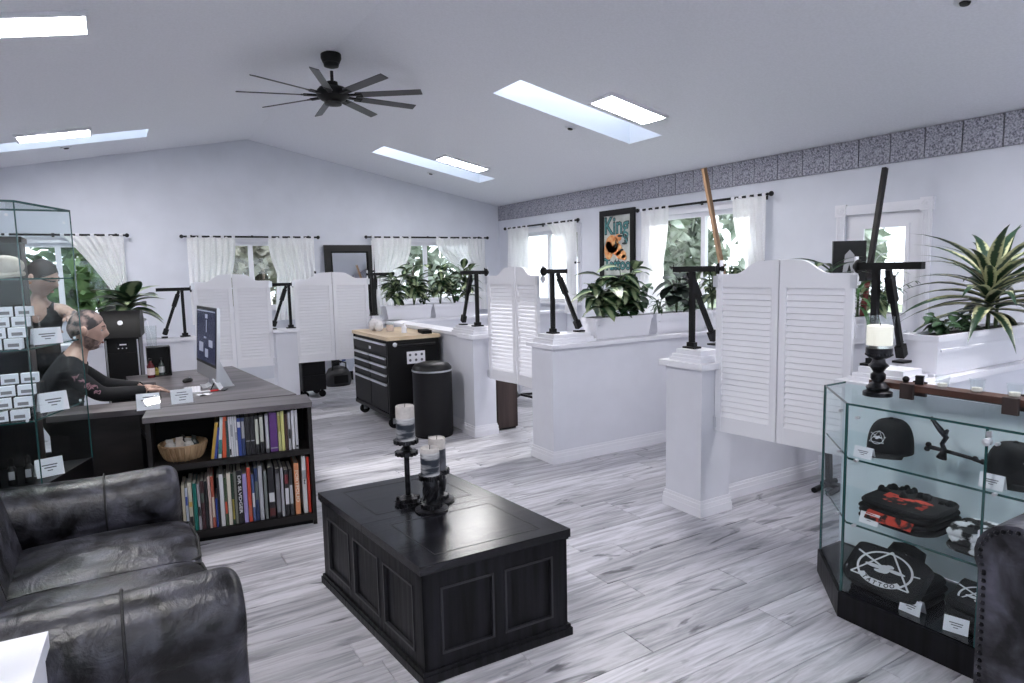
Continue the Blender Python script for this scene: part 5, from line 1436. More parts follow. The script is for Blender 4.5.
for a, b in (((CX, 1.139), (CX, CYA)), ((CX, CYB), (CX, 1.133)), ((CX, CYA), (3.045, 2.0)), ((3.045, 2.0), (3.22, 2.0))):
    q = MB(); q.bar((*a, (CH + .124) / 2), (*b, (CH + .124) / 2), .005, CH - .124 - .016); part('pane', q, CGLASS, t)
part('back_pane', MB().box(3.214, 3.22, CYB, 2.0, .13, CH - .01), mat('frosted_back', (.74, .82, .87), .3), t)
for p in ((CX, CYA), (3.045, 2.0)): part('edge_strip', MB().box(p[0] - .0045, p[0] + .0045, p[1] - .0045, p[1] + .0045, .124, CH), GEDGE, t)
part('edge_strip', MB().box(CX - .003, CX + .003, 1.132, 1.140, .124, CH), GEDGE, t)
for z in (.446, .740):
    s_ = part('shelf', MB().prism([(CX + .014, CYB + .01), (3.20, CYB + .01), (3.20, 1.985), (3.045, 1.985), (CX + .014, CYA - .004)], z - .006, z), CGLASS, t)
    q = MB().box(CX + .011, CX + .014, CYB + .01, CYA - .004, z - .0075, z + .001); q.bar((CX + .014, CYA - .004, z - .003), (3.045, 1.985, z - .003), .003, .0075); part('shelf_edge', q, GEDGE, s_)
q = MB()
for z in (.446, .740, .93):
    for y_ in (CYA - .05, 1.10):
        q.lathe([(.0, -.012), (.007, -.012), (.007, .008), (.0, .008)], (CX, y_, z), 8, Matrix.Rotation(math.pi / 2, 4, 'Y'))
    q.lathe([(.0, -.012), (.007, -.012), (.007, .008), (.0, .008)], (2.80, 1.757, z), 8, Matrix.Rotation(math.pi / 2, 4, 'Y'))
part('shelf_studs', q, STEEL, t)
part('lock', MB().lathe([(.0, -.004), (.014, -.004), (.014, .02), (.0, .024)], (CX - .012, 1.126, .935), 12, Matrix.Rotation(-math.pi / 2, 4, 'Y')).box(CX - .014, CX + .002, 1.118, 1.134, .95, .972), STEEL, t)

BCLOTH = mat('black_cotton', (.008, .008, .010), .9, bump=.35, scale=18)
WPRINT = mat('white_print', (.66, .66, .70), .8)
def emblem(mb, R, z0=.0, dz=.0008, w=.07):
    """ring, triangle, eye-like winged disc and spokes, in the local XY plane"""
    def ring(rx, ry, ww, n=40):
        vs = []
        for k in range(n):
            a = 6.283185 * k / n
            vs.append((mb.bm.verts.new((rx * math.cos(a), ry * math.sin(a), z0 + dz)), mb.bm.verts.new(((rx - ww) * math.cos(a), (ry - ww) * math.sin(a), z0 + dz))))
        for k in range(n):
            a, b = vs[k], vs[(k + 1) % n]; mb.bm.faces.new((a[0], b[0], b[1], a[1]))
    def line(p, q, ww):
        p, q = Vector((*p, 0)), Vector((*q, 0)); d = (q - p).normalized(); n_ = Vector((-d.y, d.x, 0)) * ww / 2
        mb._add([p + n_ + Vector((0, 0, z0 + dz * 1.3)), p - n_ + Vector((0, 0, z0 + dz * 1.3)), q - n_ + Vector((0, 0, z0 + dz * 1.3)), q + n_ + Vector((0, 0, z0 + dz * 1.3))], [(0, 1, 2, 3)])
    ring(R, R, R * w * 1.2)
    tri = [(0, R * 1.08), (R * 1.05, -R * .72), (-R * 1.05, -R * .72)]
    for k in range(3): line(tri[k], tri[(k + 1) % 3], R * w)
    line((-R * 1.15, R * .62), (R * .15, -R * .02), R * w * 1.3); line((R * .98, R * .18), (R * 1.2, R * .22), R * w)
    # winged disc
    for cx, cy_, rx, ry in ((0, .0, .20, .24), (-.38, .02, .34, .10), (.40, .04, .34, .09), (.15, .22, .14, .10), (-.15, -.18, .18, .08)):
        vs = [mb.bm.verts.new((R * (cx + rx * math.cos(6.283 * k / 16)), R * (cy_ + ry * math.sin(6.283 * k / 16)), z0 + dz * 1.6)) for k in range(16)]
        mb.bm.faces.new(vs)
def cap_hat(loc, rz, label, lift=0.0, tiltx=0.0, brim_front=True):
    """baseball cap; the brim points along local -Y"""
    t = thing('baseball_cap', label, 'cap', loc, rz, 'black embroidered caps in the display case')
    M = Matrix.Rotation(tiltx, 4, 'X')
    R0 = .098
    def f(u, v):
        a = 6.283185 * u; e = v * math.pi / 2
        k = math.cos(e) ** .62
        return M @ Vector((R0 * .92 * k * math.cos(a), R0 * 1.06 * k * math.sin(a), .03 + .125 * math.sin(e) ** 1.0))
    part('crown', MB().grid(f, 28, 9), BCLOTH, t, smooth=True)
    part('band', MB().grid(lambda u, v: M @ Vector((R0 * .925 * math.cos(6.283185 * u), R0 * 1.065 * math.sin(6.283185 * u), .03 * v + .003)), 28, 1), BCLOTH, t, smooth=True)
    part('button', MB().ball(M @ Vector((0, 0, .156)), (.010, .010, .006), u=8, v=6), BCLOTH, t, smooth=True)
    def g(u, v):
        a = math.pi + math.pi * (.10 + .80 * u)
        x, y_ = R0 * .92 * math.cos(a), R0 * 1.06 * math.sin(a)
        return M @ Vector((x * (1 + .02 * v), y_ - .075 * v * math.sin(math.pi * (.10 + .80 * u)) ** .7, .010 - .016 * v * (.4 + abs(2 * u - 1) ** 2) + .006))
    part('brim', MB().grid(g, 18, 5), BCLOTH, t, smooth=True)
    q = MB(); emblem(q, .030)
    # emblem on the front of the crown
    e = R_(25); k = math.cos(e) ** .62
    fy = -R0 * 1.06 * k - .006; fz = .03 + .125 * math.sin(e)
    part('emblem', q, WPRINT, t, M=M @ frame((1, 0, 0), (0, .42, .907), (0, -.907, .42), (0, fy, fz)))
    return t
cap_hat((2.955, 1.615, .742), R_(-90), 'black cap with white round emblem, facing front on the upper case shelf', 0, 0)
cap_hat((2.93, 1.125, .742), R_(-35), 'black cap with white emblem turned sideways at right on the upper case shelf', 0, 0)
def ccard(loc, w, h, label, lean=14, rz=R_(-90)): return card(loc, rz, label, w, h, lean, 'printed price cards in the display case')
ccard((2.765, 1.632, .741), .082, .052, 'small white price card by the front-facing cap')
ccard((2.765, 1.135, .741), .082, .058, 'small white price card by the sideways cap', 14)
# bone-like black jewellery stand
t = thing('branch_sculpture', 'black branch-like metal ornament between the two caps', 'ornament', (3.02, 1.40, .741), R_(-90))
mb = MB()
mb.tube([(-.02, 0, .045), (-.03, 0, .07), (-.015, 0, .10), (-.04, 0, .13), (-.07, 0, .165)], [.011, .010, .012, .013, .008], 8)
mb.tube([(-.02, 0, .12), (-.01, 0, .135)], [.012, .006], 7); mb.tube([(-.07, 0, .165), (-.08, 0, .18)], [.012, .005], 7)
part('upright', mb, GUN, t, smooth=True)
mb = MB(); mb.tube([(-.08, 0, .045), (-.02, 0, .042), (.08, 0, .034), (.17, -.01, .02)], [.010, .009, .008, .007], 8)
for p in ((-.085, 0, .055), (-.09, 0, .035), (.10, 0, .034), (.13, 0, .028)): mb.ball(p, (.013, .012, .012), u=8, v=6)
part('cross_bone', mb, GUN, t, smooth=True)
part('foot', MB().tube([(-.02, 0, .045), (-.03, 0, .006)], [.009, .022], 9), GUN, t, smooth=True)
def folded(loc, rz, w, d, h, label, m, layers=4, seed=1, grp='folded clothing in the display case', wob=.006):
    t = thing('folded_shirt', label, 'clothing', loc, rz, grp)
    r = random.Random(seed)
    for k in range(layers):
        z0, z1 = h * k / layers + .0006, h * (k + 1) / layers
        p_ = [r.uniform(0, 6) for _ in range(6)]
        def f(u, v):
            a = 6.283185 * u; cx, sx = math.cos(a), math.sin(a)
            e = .38
            x = w / 2 * (abs(cx) ** e) * (1 if cx > 0 else -1); y_ = d / 2 * (abs(sx) ** e) * (1 if sx > 0 else -1)
            bul = math.sin(math.pi * v)
            k2 = .94 + .06 * bul
            return Vector((x * k2 + wob * math.sin(3 * a + p_[0]), y_ * k2 + wob * math.sin(4 * a + p_[1]), z0 + (z1 - z0) * v))
        mb = MB().grid(f, 36, 5)
        top = [f(k_ / 36, 1) for k_ in range(36)]; mb.bm.faces.new([mb.bm.verts.new(p) for p in top])
        part('fold', mb, m, t, smooth=True)
    return t
RED = mat('red_black_print', (.012, .009, .009), .85, col2=(.50, .05, .03), scale=26, lo=.46, hi=.54)
BWP = mat('black_white_print', (.012, .012, .014), .85, col2=(.62, .62, .66), scale=13, lo=.47, hi=.52)
t = folded((2.95, 1.52, .4465), R_(-90), .33, .30, .10, 'stack of folded black shirts with a red print on the lower case shelf', BCLOTH, 4, 3)
def drape(mb, w, d, z, seed, amp=.006, ):
    r = random.Random(seed); a, b = r.uniform(0, 6), r.uniform(0, 6)
    mb.grid(lambda u, v: Vector((w * (u - .5), d * (v - .5) - 0, z - .075 * max(0, 1 - v * 2.2) ** 1.4 + amp * math.sin(9 * u + a) * math.sin(7 * v + b))), 14, 12); return mb
part('red_print', drape(MB(), .20, .20, .101, 4, .002), RED, t, smooth=True, loc=(.0, -.075, 0))
mb = MB(); r = random.Random(8)
for k in range(16): mb.ball((r.uniform(-.15, .15), r.uniform(.0, .14), .10), (r.uniform(.012, .024), .02, r.uniform(.012, .026)), u=8, v=6)
part('crumpled_edge', mb, BCLOTH, t, smooth=True)
t = folded((2.90, 1.20, .4465), R_(-90), .21, .22, .085, 'folded black and white patterned cloth on the lower case shelf', BWP, 3, 6)
mb = MB()
for k in range(7): mb.ball((r.uniform(-.08, .08), r.uniform(-.08, .08), .08), (.035, .02, .018), Matrix.Rotation(r.uniform(0, 3), 4, 'Z'), 9, 6)
part('crumples', mb, BWP, t, smooth=True)
ccard((2.775, 1.60, .4466), .085, .052, 'bright white price card by the red printed shirts', 22)
t = thing('gift_box', 'upright white box at the right of the lower case shelf', 'box', (2.80, 1.148, .4466), R_(-90))
part('box', MB().box(-.028, .028, -.014, .014, 0, .115), PAPER, t, .002); part('flap', MB().box(-.028, .028, -.0148, -.014, .098, .114), WHITE, t)
# hoodie on the deck, leaning back with its emblem showing
t = folded((2.93, 1.545, .1245), R_(-90), .34, .26, .085, 'folded black hooded sweatshirt with large white round emblem on the case floor', BCLOTH, 3, 9)
HM = frame((1, 0, 0), (0, .72, .694), (0, -.694, .72), (0, -.112, .098))
def fr_(u, v):
    a = 6.283185 * u; cx, sx = math.cos(a), math.sin(a); e = .35
    x = .172 * (abs(cx) ** e) * (1 if cx > 0 else -1); y_ = .10 * (abs(sx) ** e) * (1 if sx > 0 else -1)
    return HM @ Vector((x * (.96 + .04 * math.sin(math.pi * v)) + .004 * math.sin(5 * a), y_ + .02, -.03 + .045 * v))
mb = MB().grid(fr_, 40, 4); mb.bm.faces.new([mb.bm.verts.new(fr_(k / 40, 1)) for k in range(40)])
part('chest_panel', mb, BCLOTH, t, smooth=True)
q = MB(); emblem(q, .115); 
part('emblem', q, WPRINT, t, M=HM @ Matrix.Translation((0, .02, .016)) @ Matrix.Diagonal((1.05, .72, 1, 1)))
q = MB()
n = 14
vs = []
for k in range(n + 1):
    a = R_(218 + 104 * k / n); vs.append(((.118 * math.cos(a)) * 1.05, (.118 * math.sin(a)) * .72, (.088 * math.cos(a)) * 1.05, (.088 * math.sin(a)) * .72))
for k in range(n):
    a, b = vs[k], vs[k + 1]; q._add([(a[0], a[1], 0), (b[0], b[1], 0), (b[2], b[3], 0), (a[2], a[3], 0)], [(0, 1, 2, 3)])
part('banner', q, WPRINT, t, M=HM @ Matrix.Translation((0, .02, .0182)))
for k, ch in enumerate('TATTOO'):
    a = R_(236 + 68 * k / 5)
    me = text_mesh(ch, .026, .0003, 'CENTER', 1.0, .0006)
    ob('lettering', me, BLKMAT, t, M=HM @ Matrix.Translation((.103 * math.cos(a) * 1.05, .02 + .103 * math.sin(a) * .72, .0186)) @ Matrix.Rotation(a + math.pi / 2, 4, 'Z'))
part('hood', MB().tube([(-.06, .04, .14), (-.05, .07, .165), (0, .08, .172), (.06, .07, .16), (.07, .04, .135)], [.02, .026, .028, .026, .02], 10), BCLOTH, t, smooth=True)
t = folded((2.93, 1.175, .1245), R_(-90), .25, .26, .11, 'folded black shirt with white lettering print at right on the case floor', BCLOTH, 3, 12)
q = MB(); emblem(q, .085)
part('print', q, WPRINT, t, M=frame((1, 0, 0), (0, .85, .53), (0, -.53, .85), (-.005, -.05, .118)) @ Matrix.Diagonal((1.1, .75, 1, 1)))
part('shoulder_fold', MB().grid(lambda u, v: frame((1, 0, 0), (0, .85, .53), (0, -.53, .85), (0, -.05, .114)) @ Vector((.235 * (u - .5), .19 * (v - .5), -.02 * (2 * v - 1) ** 4)), 10, 8), BCLOTH, t, smooth=True)
ccard((2.765, 1.405, .1245), .085, .062, 'white price card in front of the black hooded sweatshirt', 16)
ccard((2.762, 1.225, .1245), .085, .062, 'white price card in front of the shirt with white lettering', 22, R_(-75))

# on top of the case: candle holder, tasting rack with small glasses
t = thing('candle_holder', 'turned dark metal candle holder on the corner of the display case', 'candle holder', (2.985, 1.70, CH))
part('stem', MB().lathe([(.0, 0), (.062, 0), (.062, .018), (.045, .026), (.050, .04), (.036, .055), (.022, .065), (.032, .08), (.032, .10), (.022, .11), (.030, .125), (.044, .14), (.030, .155), (.026, .17), (.05, .182), (.056, .20), (.056, .222), (.0, .222)], n=26), GUN, t, smooth=True)
mb = MB(); gear(mb, (0, 0), .054, .188, .196, 22, .004); part('beaded_ring', mb, GUN, t)
t = thing('jar_candle', 'white candle in a clear glass cup on the turned holder', 'candle', (2.985, 1.70, CH + .2225))
part('cup', MB().lathe([(.0, 0), (.046, 0), (.058, .01), (.060, .145), (.057, .145), (.055, .012), (.0, .008)], n=26), GLASS, t, smooth=True)
part('wax', MB().lathe([(.0, .0125), (.054, .0125), (.054, .10), (.048, .104), (.0, .098)], n=24), mat('glowing_wax', (.80, .76, .68), .5, emit=.25), t, smooth=True)
part('wick', MB().tube([(0, 0, .098), (.002, 0, .115)], .002, 5), BLACK, t)
t = thing('tasting_rack', 'reddish brown wooden rack with small glasses on the display case', 'rack', (3.06, 1.10, CH))
part('plank', MB().box(-.045, .045, -.36, .66, .035, .062), REDWOOD, t, .003)
for yy in (.48, .08, -.30):
    part('leg', MB().box(-.062, -.045, yy - .028, yy + .028, 0, .068), DARKWOOD, t, .003); part('leg', MB().box(.045, .062, yy - .028, yy + .028, 0, .068), DARKWOOD, t, .003)
for k in range(5):
    yy = 1.10 + .36 - .135 * k
    g = thing('shot_glass', 'small clear glass on the wooden rack, %s from the left' % ['first', 'second', 'third', 'fourth', 'fifth'][k], 'glass', (3.06, yy, CH + .0625), 0, 'small glasses on the wooden rack')
    part('glass', MB().lathe([(.0, 0), (.024, 0), (.029, .055), (.027, .055), (.022, .006), (.0, .006)], n=18), GLASS, g, smooth=True); part('tealight', MB().lathe([(.0, .0065), (.019, .0065), (.019, .02), (.0, .02)], n=14), WAX, g, smooth=True)
t = thing('black_cube', 'tiny black cube at the left end of the wooden rack', 'block', (3.07, 1.56, CH + .0625), R_(20)); part('block', MB().box(-.016, .016, -.016, .016, 0, .034), BLACK, t, .003); part('lid', MB().box(-.017, .017, -.017, .017, .034, .038), BLKMAT, t)
t = thing('small_sphere', 'small black ball beside the tiny cube on the wooden rack', 'ball', (3.07, 1.62, CH + .0625)); part('ball', MB().ball((0, 0, .015), .015, u=12, v=8), BLACK, t, smooth=True); part('stand_ring', MB().lathe([(.008, 0), (.012, 0), (.012, .004), (.008, .004)], n=12), GUN, t)

# ------------------------------------------------------------------ close at lower left: white box, glass edge, plant leaf
t = thing('white_box', 'blurred white box at the bottom left corner beside the sofa', 'box', (-.43, 1.68, 0), R_(-3))
part('box', MB().box(-.21, .21, -.21, .21, .02, .71), PART, t, .012, 2); part('lid', MB().box(-.22, .22, -.22, .22, .71, .75), PART, t, .012, 2); part('plinth', MB().box(-.19, .19, -.19, .19, 0, .02), PART, t)

t = thing('potted_plant', 'green strap-leaved plant whose leaf tip shows at the left edge', 'plant', (-.45, 1.66, .7505))
part('pot', MB().lathe([(.0, 0), (.06, 0), (.08, .13), (.0, .13)], n=18), PLANTER, t, smooth=True)
s = part('stem', MB().tube([(0, 0, .12), (.01, 0, .45)], [.012, .008], 7), STEM, t)
for az, el, sc_ in ((-1.45, .95, .62), (.2, 1.0, .7), (1.6, .8, .8), (2.7, 1.1, .7), (-2.6, .9, .7)): ob('leaf', LM['strap'], LEAF_G, s, M=aim((.01, 0, .44), az, el, sc_))
# ------------------------------------------------------------------ people
def skin_mesh(verts, edges, rad, sub=2):
    me = bpy.data.meshes.new('limbs'); me.from_pydata(verts, edges, [])
    o = bpy.data.objects.new('limbs', me); COL.objects.link(o)
    m = o.modifiers.new('s', 'SKIN'); m.use_smooth_shade = True
    sv = me.skin_vertices[0].data
    for i, r_ in enumerate(rad): sv[i].radius = r_ if isinstance(r_, tuple) else (r_, r_)
    sv[0].use_root = True
    m2 = o.modifiers.new('u', 'SUBSURF'); m2.levels = sub
    dg = bpy.context.evaluated_depsgraph_get()
    out = bpy.data.meshes.new_from_object(o.evaluated_get(dg))
    bpy.data.objects.remove(o); bpy.data.meshes.remove(me)
    return out
def fuse(meshes, voxel, name, smooth=3):
    mb = MB()
    for me, M in meshes: mb.mesh_in(me, M)
    me = mb.mesh(name, fix=False)
    o = bpy.data.objects.new('fuse', me); COL.objects.link(o)
    m = o.modifiers.new('r', 'REMESH'); m.mode = 'VOXEL'; m.voxel_size = voxel; m.use_smooth_shade = True
    m2 = o.modifiers.new('c', 'SMOOTH'); m2.iterations = smooth; m2.factor = .4
    dg = bpy.context.evaluated_depsgraph_get()
    out = bpy.data.meshes.new_from_object(o.evaluated_get(dg))
    bpy.data.objects.remove(o); bpy.data.meshes.remove(me)
    out.materials.clear(); out.shade_smooth()
    return out
def head_mesh(f=1.0):
    """head facing +X, chin bottom at z=-.125, crown at z=.125"""
    mb = MB()
    def g(u, v):
        a = 6.283185 * u; e = math.pi * (v - .5)
        cx, sx, ce, se = math.cos(a), math.sin(a), math.cos(e), math.sin(e)
        x = .098 * ce * cx; y_ = .077 * ce * sx; z = .125 * se
        if z < 0:
            k = 1 + z * (1.5 if cx < 0 else .6)
            x *= k; y_ *= (1 + z * 2.0)
            if cx < -.1: x *= (1 + z * 2.2)
        if cx > 0:   # face plane
            x = x * .97 + .004
            s = math.exp(-(y_ / .016) ** 2)
            x += .024 * s * math.exp(-((z + .022) / .020) ** 2) + .010 * s * math.exp(-((z - .004) / .022) ** 2)      # nose
            for sd in (-1, 1): x -= .012 * math.exp(-((y_ - sd * .032) / .017) ** 2) * math.exp(-((z - .006) / .014) ** 2)   # eye hollows
            x += .007 * math.exp(-(y_ / .045) ** 2) * math.exp(-((z - .034) / .013) ** 2)                             # brow
            x += .007 * math.exp(-(y_ / .022) ** 2) * math.exp(-((z + .062) / .008) ** 2)                             # lips
            x += .006 * math.exp(-(y_ / .022) ** 2) * math.exp(-((z + .077) / .008) ** 2)
            x += .012 * math.exp(-(y_ / .024) ** 2) * math.exp(-((z + .105) / .014) ** 2)                             # chin
        return Vector((x, y_, z)) * f
    mb.grid(g, 72, 48)
    bmesh.ops.remove_doubles(mb.bm, verts=mb.bm.verts, dist=.0004)
    for sd in (-1, 1):
        M = Matrix.Translation((-.012 * f, sd * .079 * f, -.004)) @ Matrix.Rotation(R_(sd * 22), 4, 'Z') @ Matrix.Rotation(R_(-10), 4, 'Y')
        mb.ball((0, 0, 0), (.017 * f, .008 * f, .031 * f), M, 12, 8); mb.ball((-.003, sd * .004, .004), (.021 * f, .006 * f, .026 * f), M, 12, 8)
    return mb.mesh('head', fix=False)
def hand_mesh(curl=.5, side=1):
    """wrist at origin, fingers along +X, palm facing -Z, thumb towards side*Y"""
    V = [(0, 0, 0), (.035, 0, .002), (.07, 0, .004)]; E = [(0, 1), (1, 2)]; Rr = [(.026, .020), (.038, .016), (.040, .013)]
    out = [skin_mesh(V, E, Rr, 2)]
    for k, (y_, L) in enumerate(((.030, .070), (.010, .080), (-.011, .074), (-.031, .058))):
        y_ *= side; p = Vector((.066, y_, .004)); a = 0; pts = [p.copy()]
        for j, fr in enumerate((.45, .32, .23)):
            a += curl * (.5 + .25 * j); p = p + Vector((math.cos(a) * L * fr, y_ * .10, -math.sin(a) * L * fr)); pts.append(p.copy())
        out.append(skin_mesh([tuple(q) for q in pts], [(0, 1), (1, 2), (2, 3)], [.0098, .0092, .0085, .0072], 2))
    th = [(.018, .024 * side, -.002), (.045, .046 * side, -.010), (.068, .056 * side, -.018), (.090, .058 * side, -.026)]
    out.append(skin_mesh(th, [(0, 1), (1, 2), (2, 3)], [.014, .012, .0105, .008], 2))
    return out
def face_parts(t, body, H, hair_m, brow, f=1.0, top=.0):
    EYE = mat('eye_white', (.55, .55, .55), .2); IRI = mat('iris', (.03, .02, .02), .2); LIP = mat('lips', (.36, .17, .15), .45)
    for sd in (-1, 1):
        e = part('eye', MB().ball((.0745 * f, sd * .033 * f, .005 * f), (.011, .013, .0075), u=12, v=8), EYE, body, smooth=True, M=H)
        part('iris', MB().ball((.0842 * f, sd * .0325 * f, .005 * f), (.002, .0055, .0055), u=10, v=6), IRI, e, smooth=True)
        part('eyebrow', MB().tube([H @ Vector((.095 * f, sd * .016 * f, .028 * f)), H @ Vector((.092 * f, sd * .032 * f, .033 * f)), H @ Vector((.078 * f, sd * .050 * f, .027 * f))], [.003, .004, .0025], 6), brow, body, smooth=True)
    part('lips', MB().ball((.0885 * f, 0, -.070 * f), (.009, .020, .0075), u=12, v=8), LIP, body, smooth=True, M=H)
def garment(body, segs, keep, off, name, m, parent, zcut=None, thick=True):
    """cloth that follows the body: the faces nearest to the kept limb segments, moved outwards"""
    import numpy as np
    me = body.data; nv = len(me.vertices)
    co = np.empty(nv * 3); me.vertices.foreach_get('co', co); co = co.reshape(-1, 3)
    no = np.empty(nv * 3); me.vertices.foreach_get('normal', no); no = no.reshape(-1, 3)
    best = np.full(nv, 1e9); who = np.zeros(nv, int); tt = np.zeros(nv)
    for i, (p, q, r_) in enumerate(segs):
        p, q = np.array(p), np.array(q); d = q - p
        t_ = np.clip(((co - p) @ d) / (d @ d), 0, 1)
        dist = np.linalg.norm(co - (p + t_[:, None] * d), axis=1) / r_
        k = dist < best; best[k] = dist[k]; who[k] = i; tt[k] = t_[k]
    ok = np.zeros(nv, bool)
    for i, (a, b) in keep.items(): ok |= (who == i) & (tt >= a) & (tt <= b)
    if zcut is not None: ok &= zcut(co)
    new = co + no * off
    fs = [tuple(p.vertices) for p in me.polygons if all(ok[v] for v in p.vertices)]
    used = sorted({v for f in fs for v in f}); mp = {v: i for i, v in enumerate(used)}
    out = bpy.data.meshes.new(name)
    out.from_pydata([tuple(new[v]) for v in used], [], [tuple(mp[v] for v in f) for f in fs])
    out.shade_smooth()
    o = ob(name, out, m, parent)
    return o
def shell(fn, m, parent, name, M, nu=40, nv=16): return part(name, MB().grid(fn, nu, nv), m, parent, smooth=True, M=M)
def hair_cap(f, thick, zmin_back, zmin_front):
    def g(u, v):
        a = 6.283185 * u
        cx = math.cos(a); zlow = zmin_front + (zmin_back - zmin_front) * (.5 - .5 * cx) ** .8
        elow = math.asin(max(-.95, min(.95, zlow / .125)))
        e = elow + (math.pi / 2 - elow) * v
        x = .098 * math.cos(e) * cx; y_ = .077 * math.cos(e) * math.sin(a); z = .125 * math.sin(e)
        if z < 0: y_ *= (1 + z * 2.0); x *= (1 + z * 1.5) * ((1 + z * 2.2) if cx < -.1 else 1)
        k = 1 + thick / .1
        return Vector((x * k + (.003 if cx > 0 else 0), y_ * k, z * k)) * f
    return g

# man seated behind the counter, facing right, forearm on the desk
HX = Vector((-.178, 5.13, 1.262))
t = thing('person', 'person with patterned shaved head in black long-sleeved shirt seated at the desk', 'person', (0, 0, 0))
Hm = Matrix.Translation(HX) @ Matrix.Rotation(R_(4), 4, 'Z') @ Matrix.Rotation(R_(6), 4, 'Y')
hd = head_mesh(1.08)
pel, sp1, sp2, chest, neck = (-.36, 5.16, .54), (-.37, 5.155, .70), (-.36, 5.15, .86), (-.315, 5.145, 1.0), (-.235, 5.135, 1.13)
shR, elR, wrR = (-.285, 4.965, 1.01), (-.12, 4.985, .845), (.145, 5.03, .842)
shL, elL, wrL = (-.28, 5.325, 1.01), (-.10, 5.36, .86), (.12, 5.20, .842)
kneR, ankR, toeR = (.07, 5.06, .52), (.10, 5.07, .09), (.24, 5.06, .035)
kneL, ankL, toeL = (.07, 5.28, .52), (.10, 5.28, .09), (.24, 5.28, .035)
V = [pel, sp1, sp2, chest, neck, (-.19, 5.13, 1.2), shR, elR, wrR, shL, elL, wrL, (-.30, 5.07, .53), kneR, ankR, toeR, (-.30, 5.25, .53), kneL, ankL, toeL]
E = [(0, 1), (1, 2), (2, 3), (3, 4), (4, 5), (3, 6), (6, 7), (7, 8), (3, 9), (9, 10), (10, 11), (0, 12), (12, 13), (13, 14), (14, 15), (0, 16), (16, 17), (17, 18), (18, 19)]
Rr = [(.16, .13), (.155, .13), (.165, .13), (.155, .11), (.062, .062), (.052, .052), .058, .045, .030, .058, .045, .030, .085, .06, .04, .03, .085, .06, .04, .03]
limbs = skin_mesh(V, E, Rr, 2)
def hand_at(w, tip, side, curl, roll=0):
    w, tip = Vector(w), Vector(tip); d = (tip - w).normalized(); z = Vector((0, 0, 1)); y_ = z.cross(d).normalized(); z = d.cross(y_)
    return frame(d, y_, z, w) @ Matrix.Rotation(roll, 4, 'X')
ms = [(limbs, None), (hd, Hm)]
for me in hand_mesh(.32, 1): ms.append((me, hand_at(wrR, (.36, 5.07, .82), 1, .3)))
for me in hand_mesh(.32, -1): ms.append((me, hand_at(wrL, (.34, 5.22, .82), -1, .3)))
body = ob('body', fuse(ms, .0055, 'body', 2), SKIN, t)
HAIRP = mat('patterned_stubble', (.30, .22, .20), .7, col2=(.035, .032, .036), scale=17, lo=.42, hi=.56)
BROW = mat('dark_hair', (.02, .016, .015), .8)
shell(hair_cap(1.08, .003, -.05, .072), HAIRP, body, 'shaved_hair', Hm)
face_parts(t, body, Hm, HAIRP, BROW, 1.08)
def beard(u, v):
    a = R_(-100 + 200 * u); z = -.118 + (.050 + .045 * abs(2 * u - 1) ** 2) * v
    k = math.sqrt(max(0, 1 - (z / .125) ** 2)); x = .098 * k * math.cos(a) * (1 + z * .6) * .97 + .004; y_ = .077 * k * math.sin(a) * (1 + z * 2.0)
    x += .012 * math.exp(-(y_ / .024) ** 2) * math.exp(-((z + .105) / .014) ** 2)
    hole = .004 - .012 * math.exp(-(y_ / .026) ** 2) * math.exp(-((z + .070) / .016) ** 2)
    return Vector((x + hole * math.cos(a), y_ + hole * math.sin(a), z)) * 1.08
shell(beard, mat('stubble', (.12, .085, .08), .8, col2=(.30, .21, .19), scale=60), body, 'stubble_beard', Hm, 24, 8)
SHIRT = mat('black_jersey', (.006, .0065, .009), .85, bump=.25, scale=12)
def segs_of(V, E, Rr): return [(V[i], V[j], (max(Rr[i]) if isinstance(Rr[i], tuple) else Rr[i]) * .5 + (max(Rr[j]) if isinstance(Rr[j], tuple) else Rr[j]) * .5) for i, j in E]
HSEG = [(tuple(Hm @ Vector((0, 0, -.06))), tuple(Hm @ Vector((0, 0, .06))), .09)]
hands = [(wrR, (.36, 5.07, .82), .035), (wrL, (.34, 5.22, .82), .035)]
SG = segs_of(V, E, Rr) + HSEG + hands
sh = garment(body, SG, {0: (0, 1), 1: (0, 1), 2: (0, 1), 3: (0, .72), 5: (0, 1), 6: (0, 1), 7: (0, .93), 8: (0, 1), 9: (0, 1), 10: (0, .93), 11: (0, .2), 15: (0, .2)}, .008, 'shirt', SHIRT, body)
garment(body, SG, {0: (0, .35), 11: (0, 1), 12: (0, 1), 13: (0, .95), 15: (0, 1), 16: (0, 1), 17: (0, .95)}, .006, 'trousers', mat('dark_denim', (.006, .007, .012), .85), body)
q = MB(); r = random.Random(4)
PRT = mat('pale_red_print', (.40, .22, .26), .8)
A, B_ = Vector(shR), Vector(elR)
sm = [(A.lerp(B_, k_) + Vector((.006, -.0665 + .012 * k_, .010)), s_) for k_, s_ in ((.22, .032), (.38, .028), (.55, .036), (.70, .03), (.86, .024))]
for p, s_ in sm:
    for k in range(3):
        c_ = p + Vector((r.uniform(-.015, .015), 0, r.uniform(-.012, .012))); q.tube([c_ + Vector((s_ * .5 * math.cos(z), -.002, s_ * .45 * math.sin(z))) for z in [r.random() * 6 + i * .7 for i in range(5)]], .0028, 5)
part('sleeve_print', q, PRT, sh)
for p, q_ in ((ankR, toeR), (ankL, toeL)): part('shoe', MB().ball((p[0] + .07, p[1], .048), (.14, .05, .047), u=16, v=9), BLACK, body, smooth=True)
t = thing('office_chair', 'black office chair under the seated person', 'chair', (-.30, 5.16, 0))
part('seat', MB().box(-.24, .23, -.23, .23, .38, .43), BLKMAT, t, .02, 2); part('backrest', MB().box(-.30, -.26, -.21, .21, .50, .84), BLKMAT, t, .02, 2, label='padded backrest')
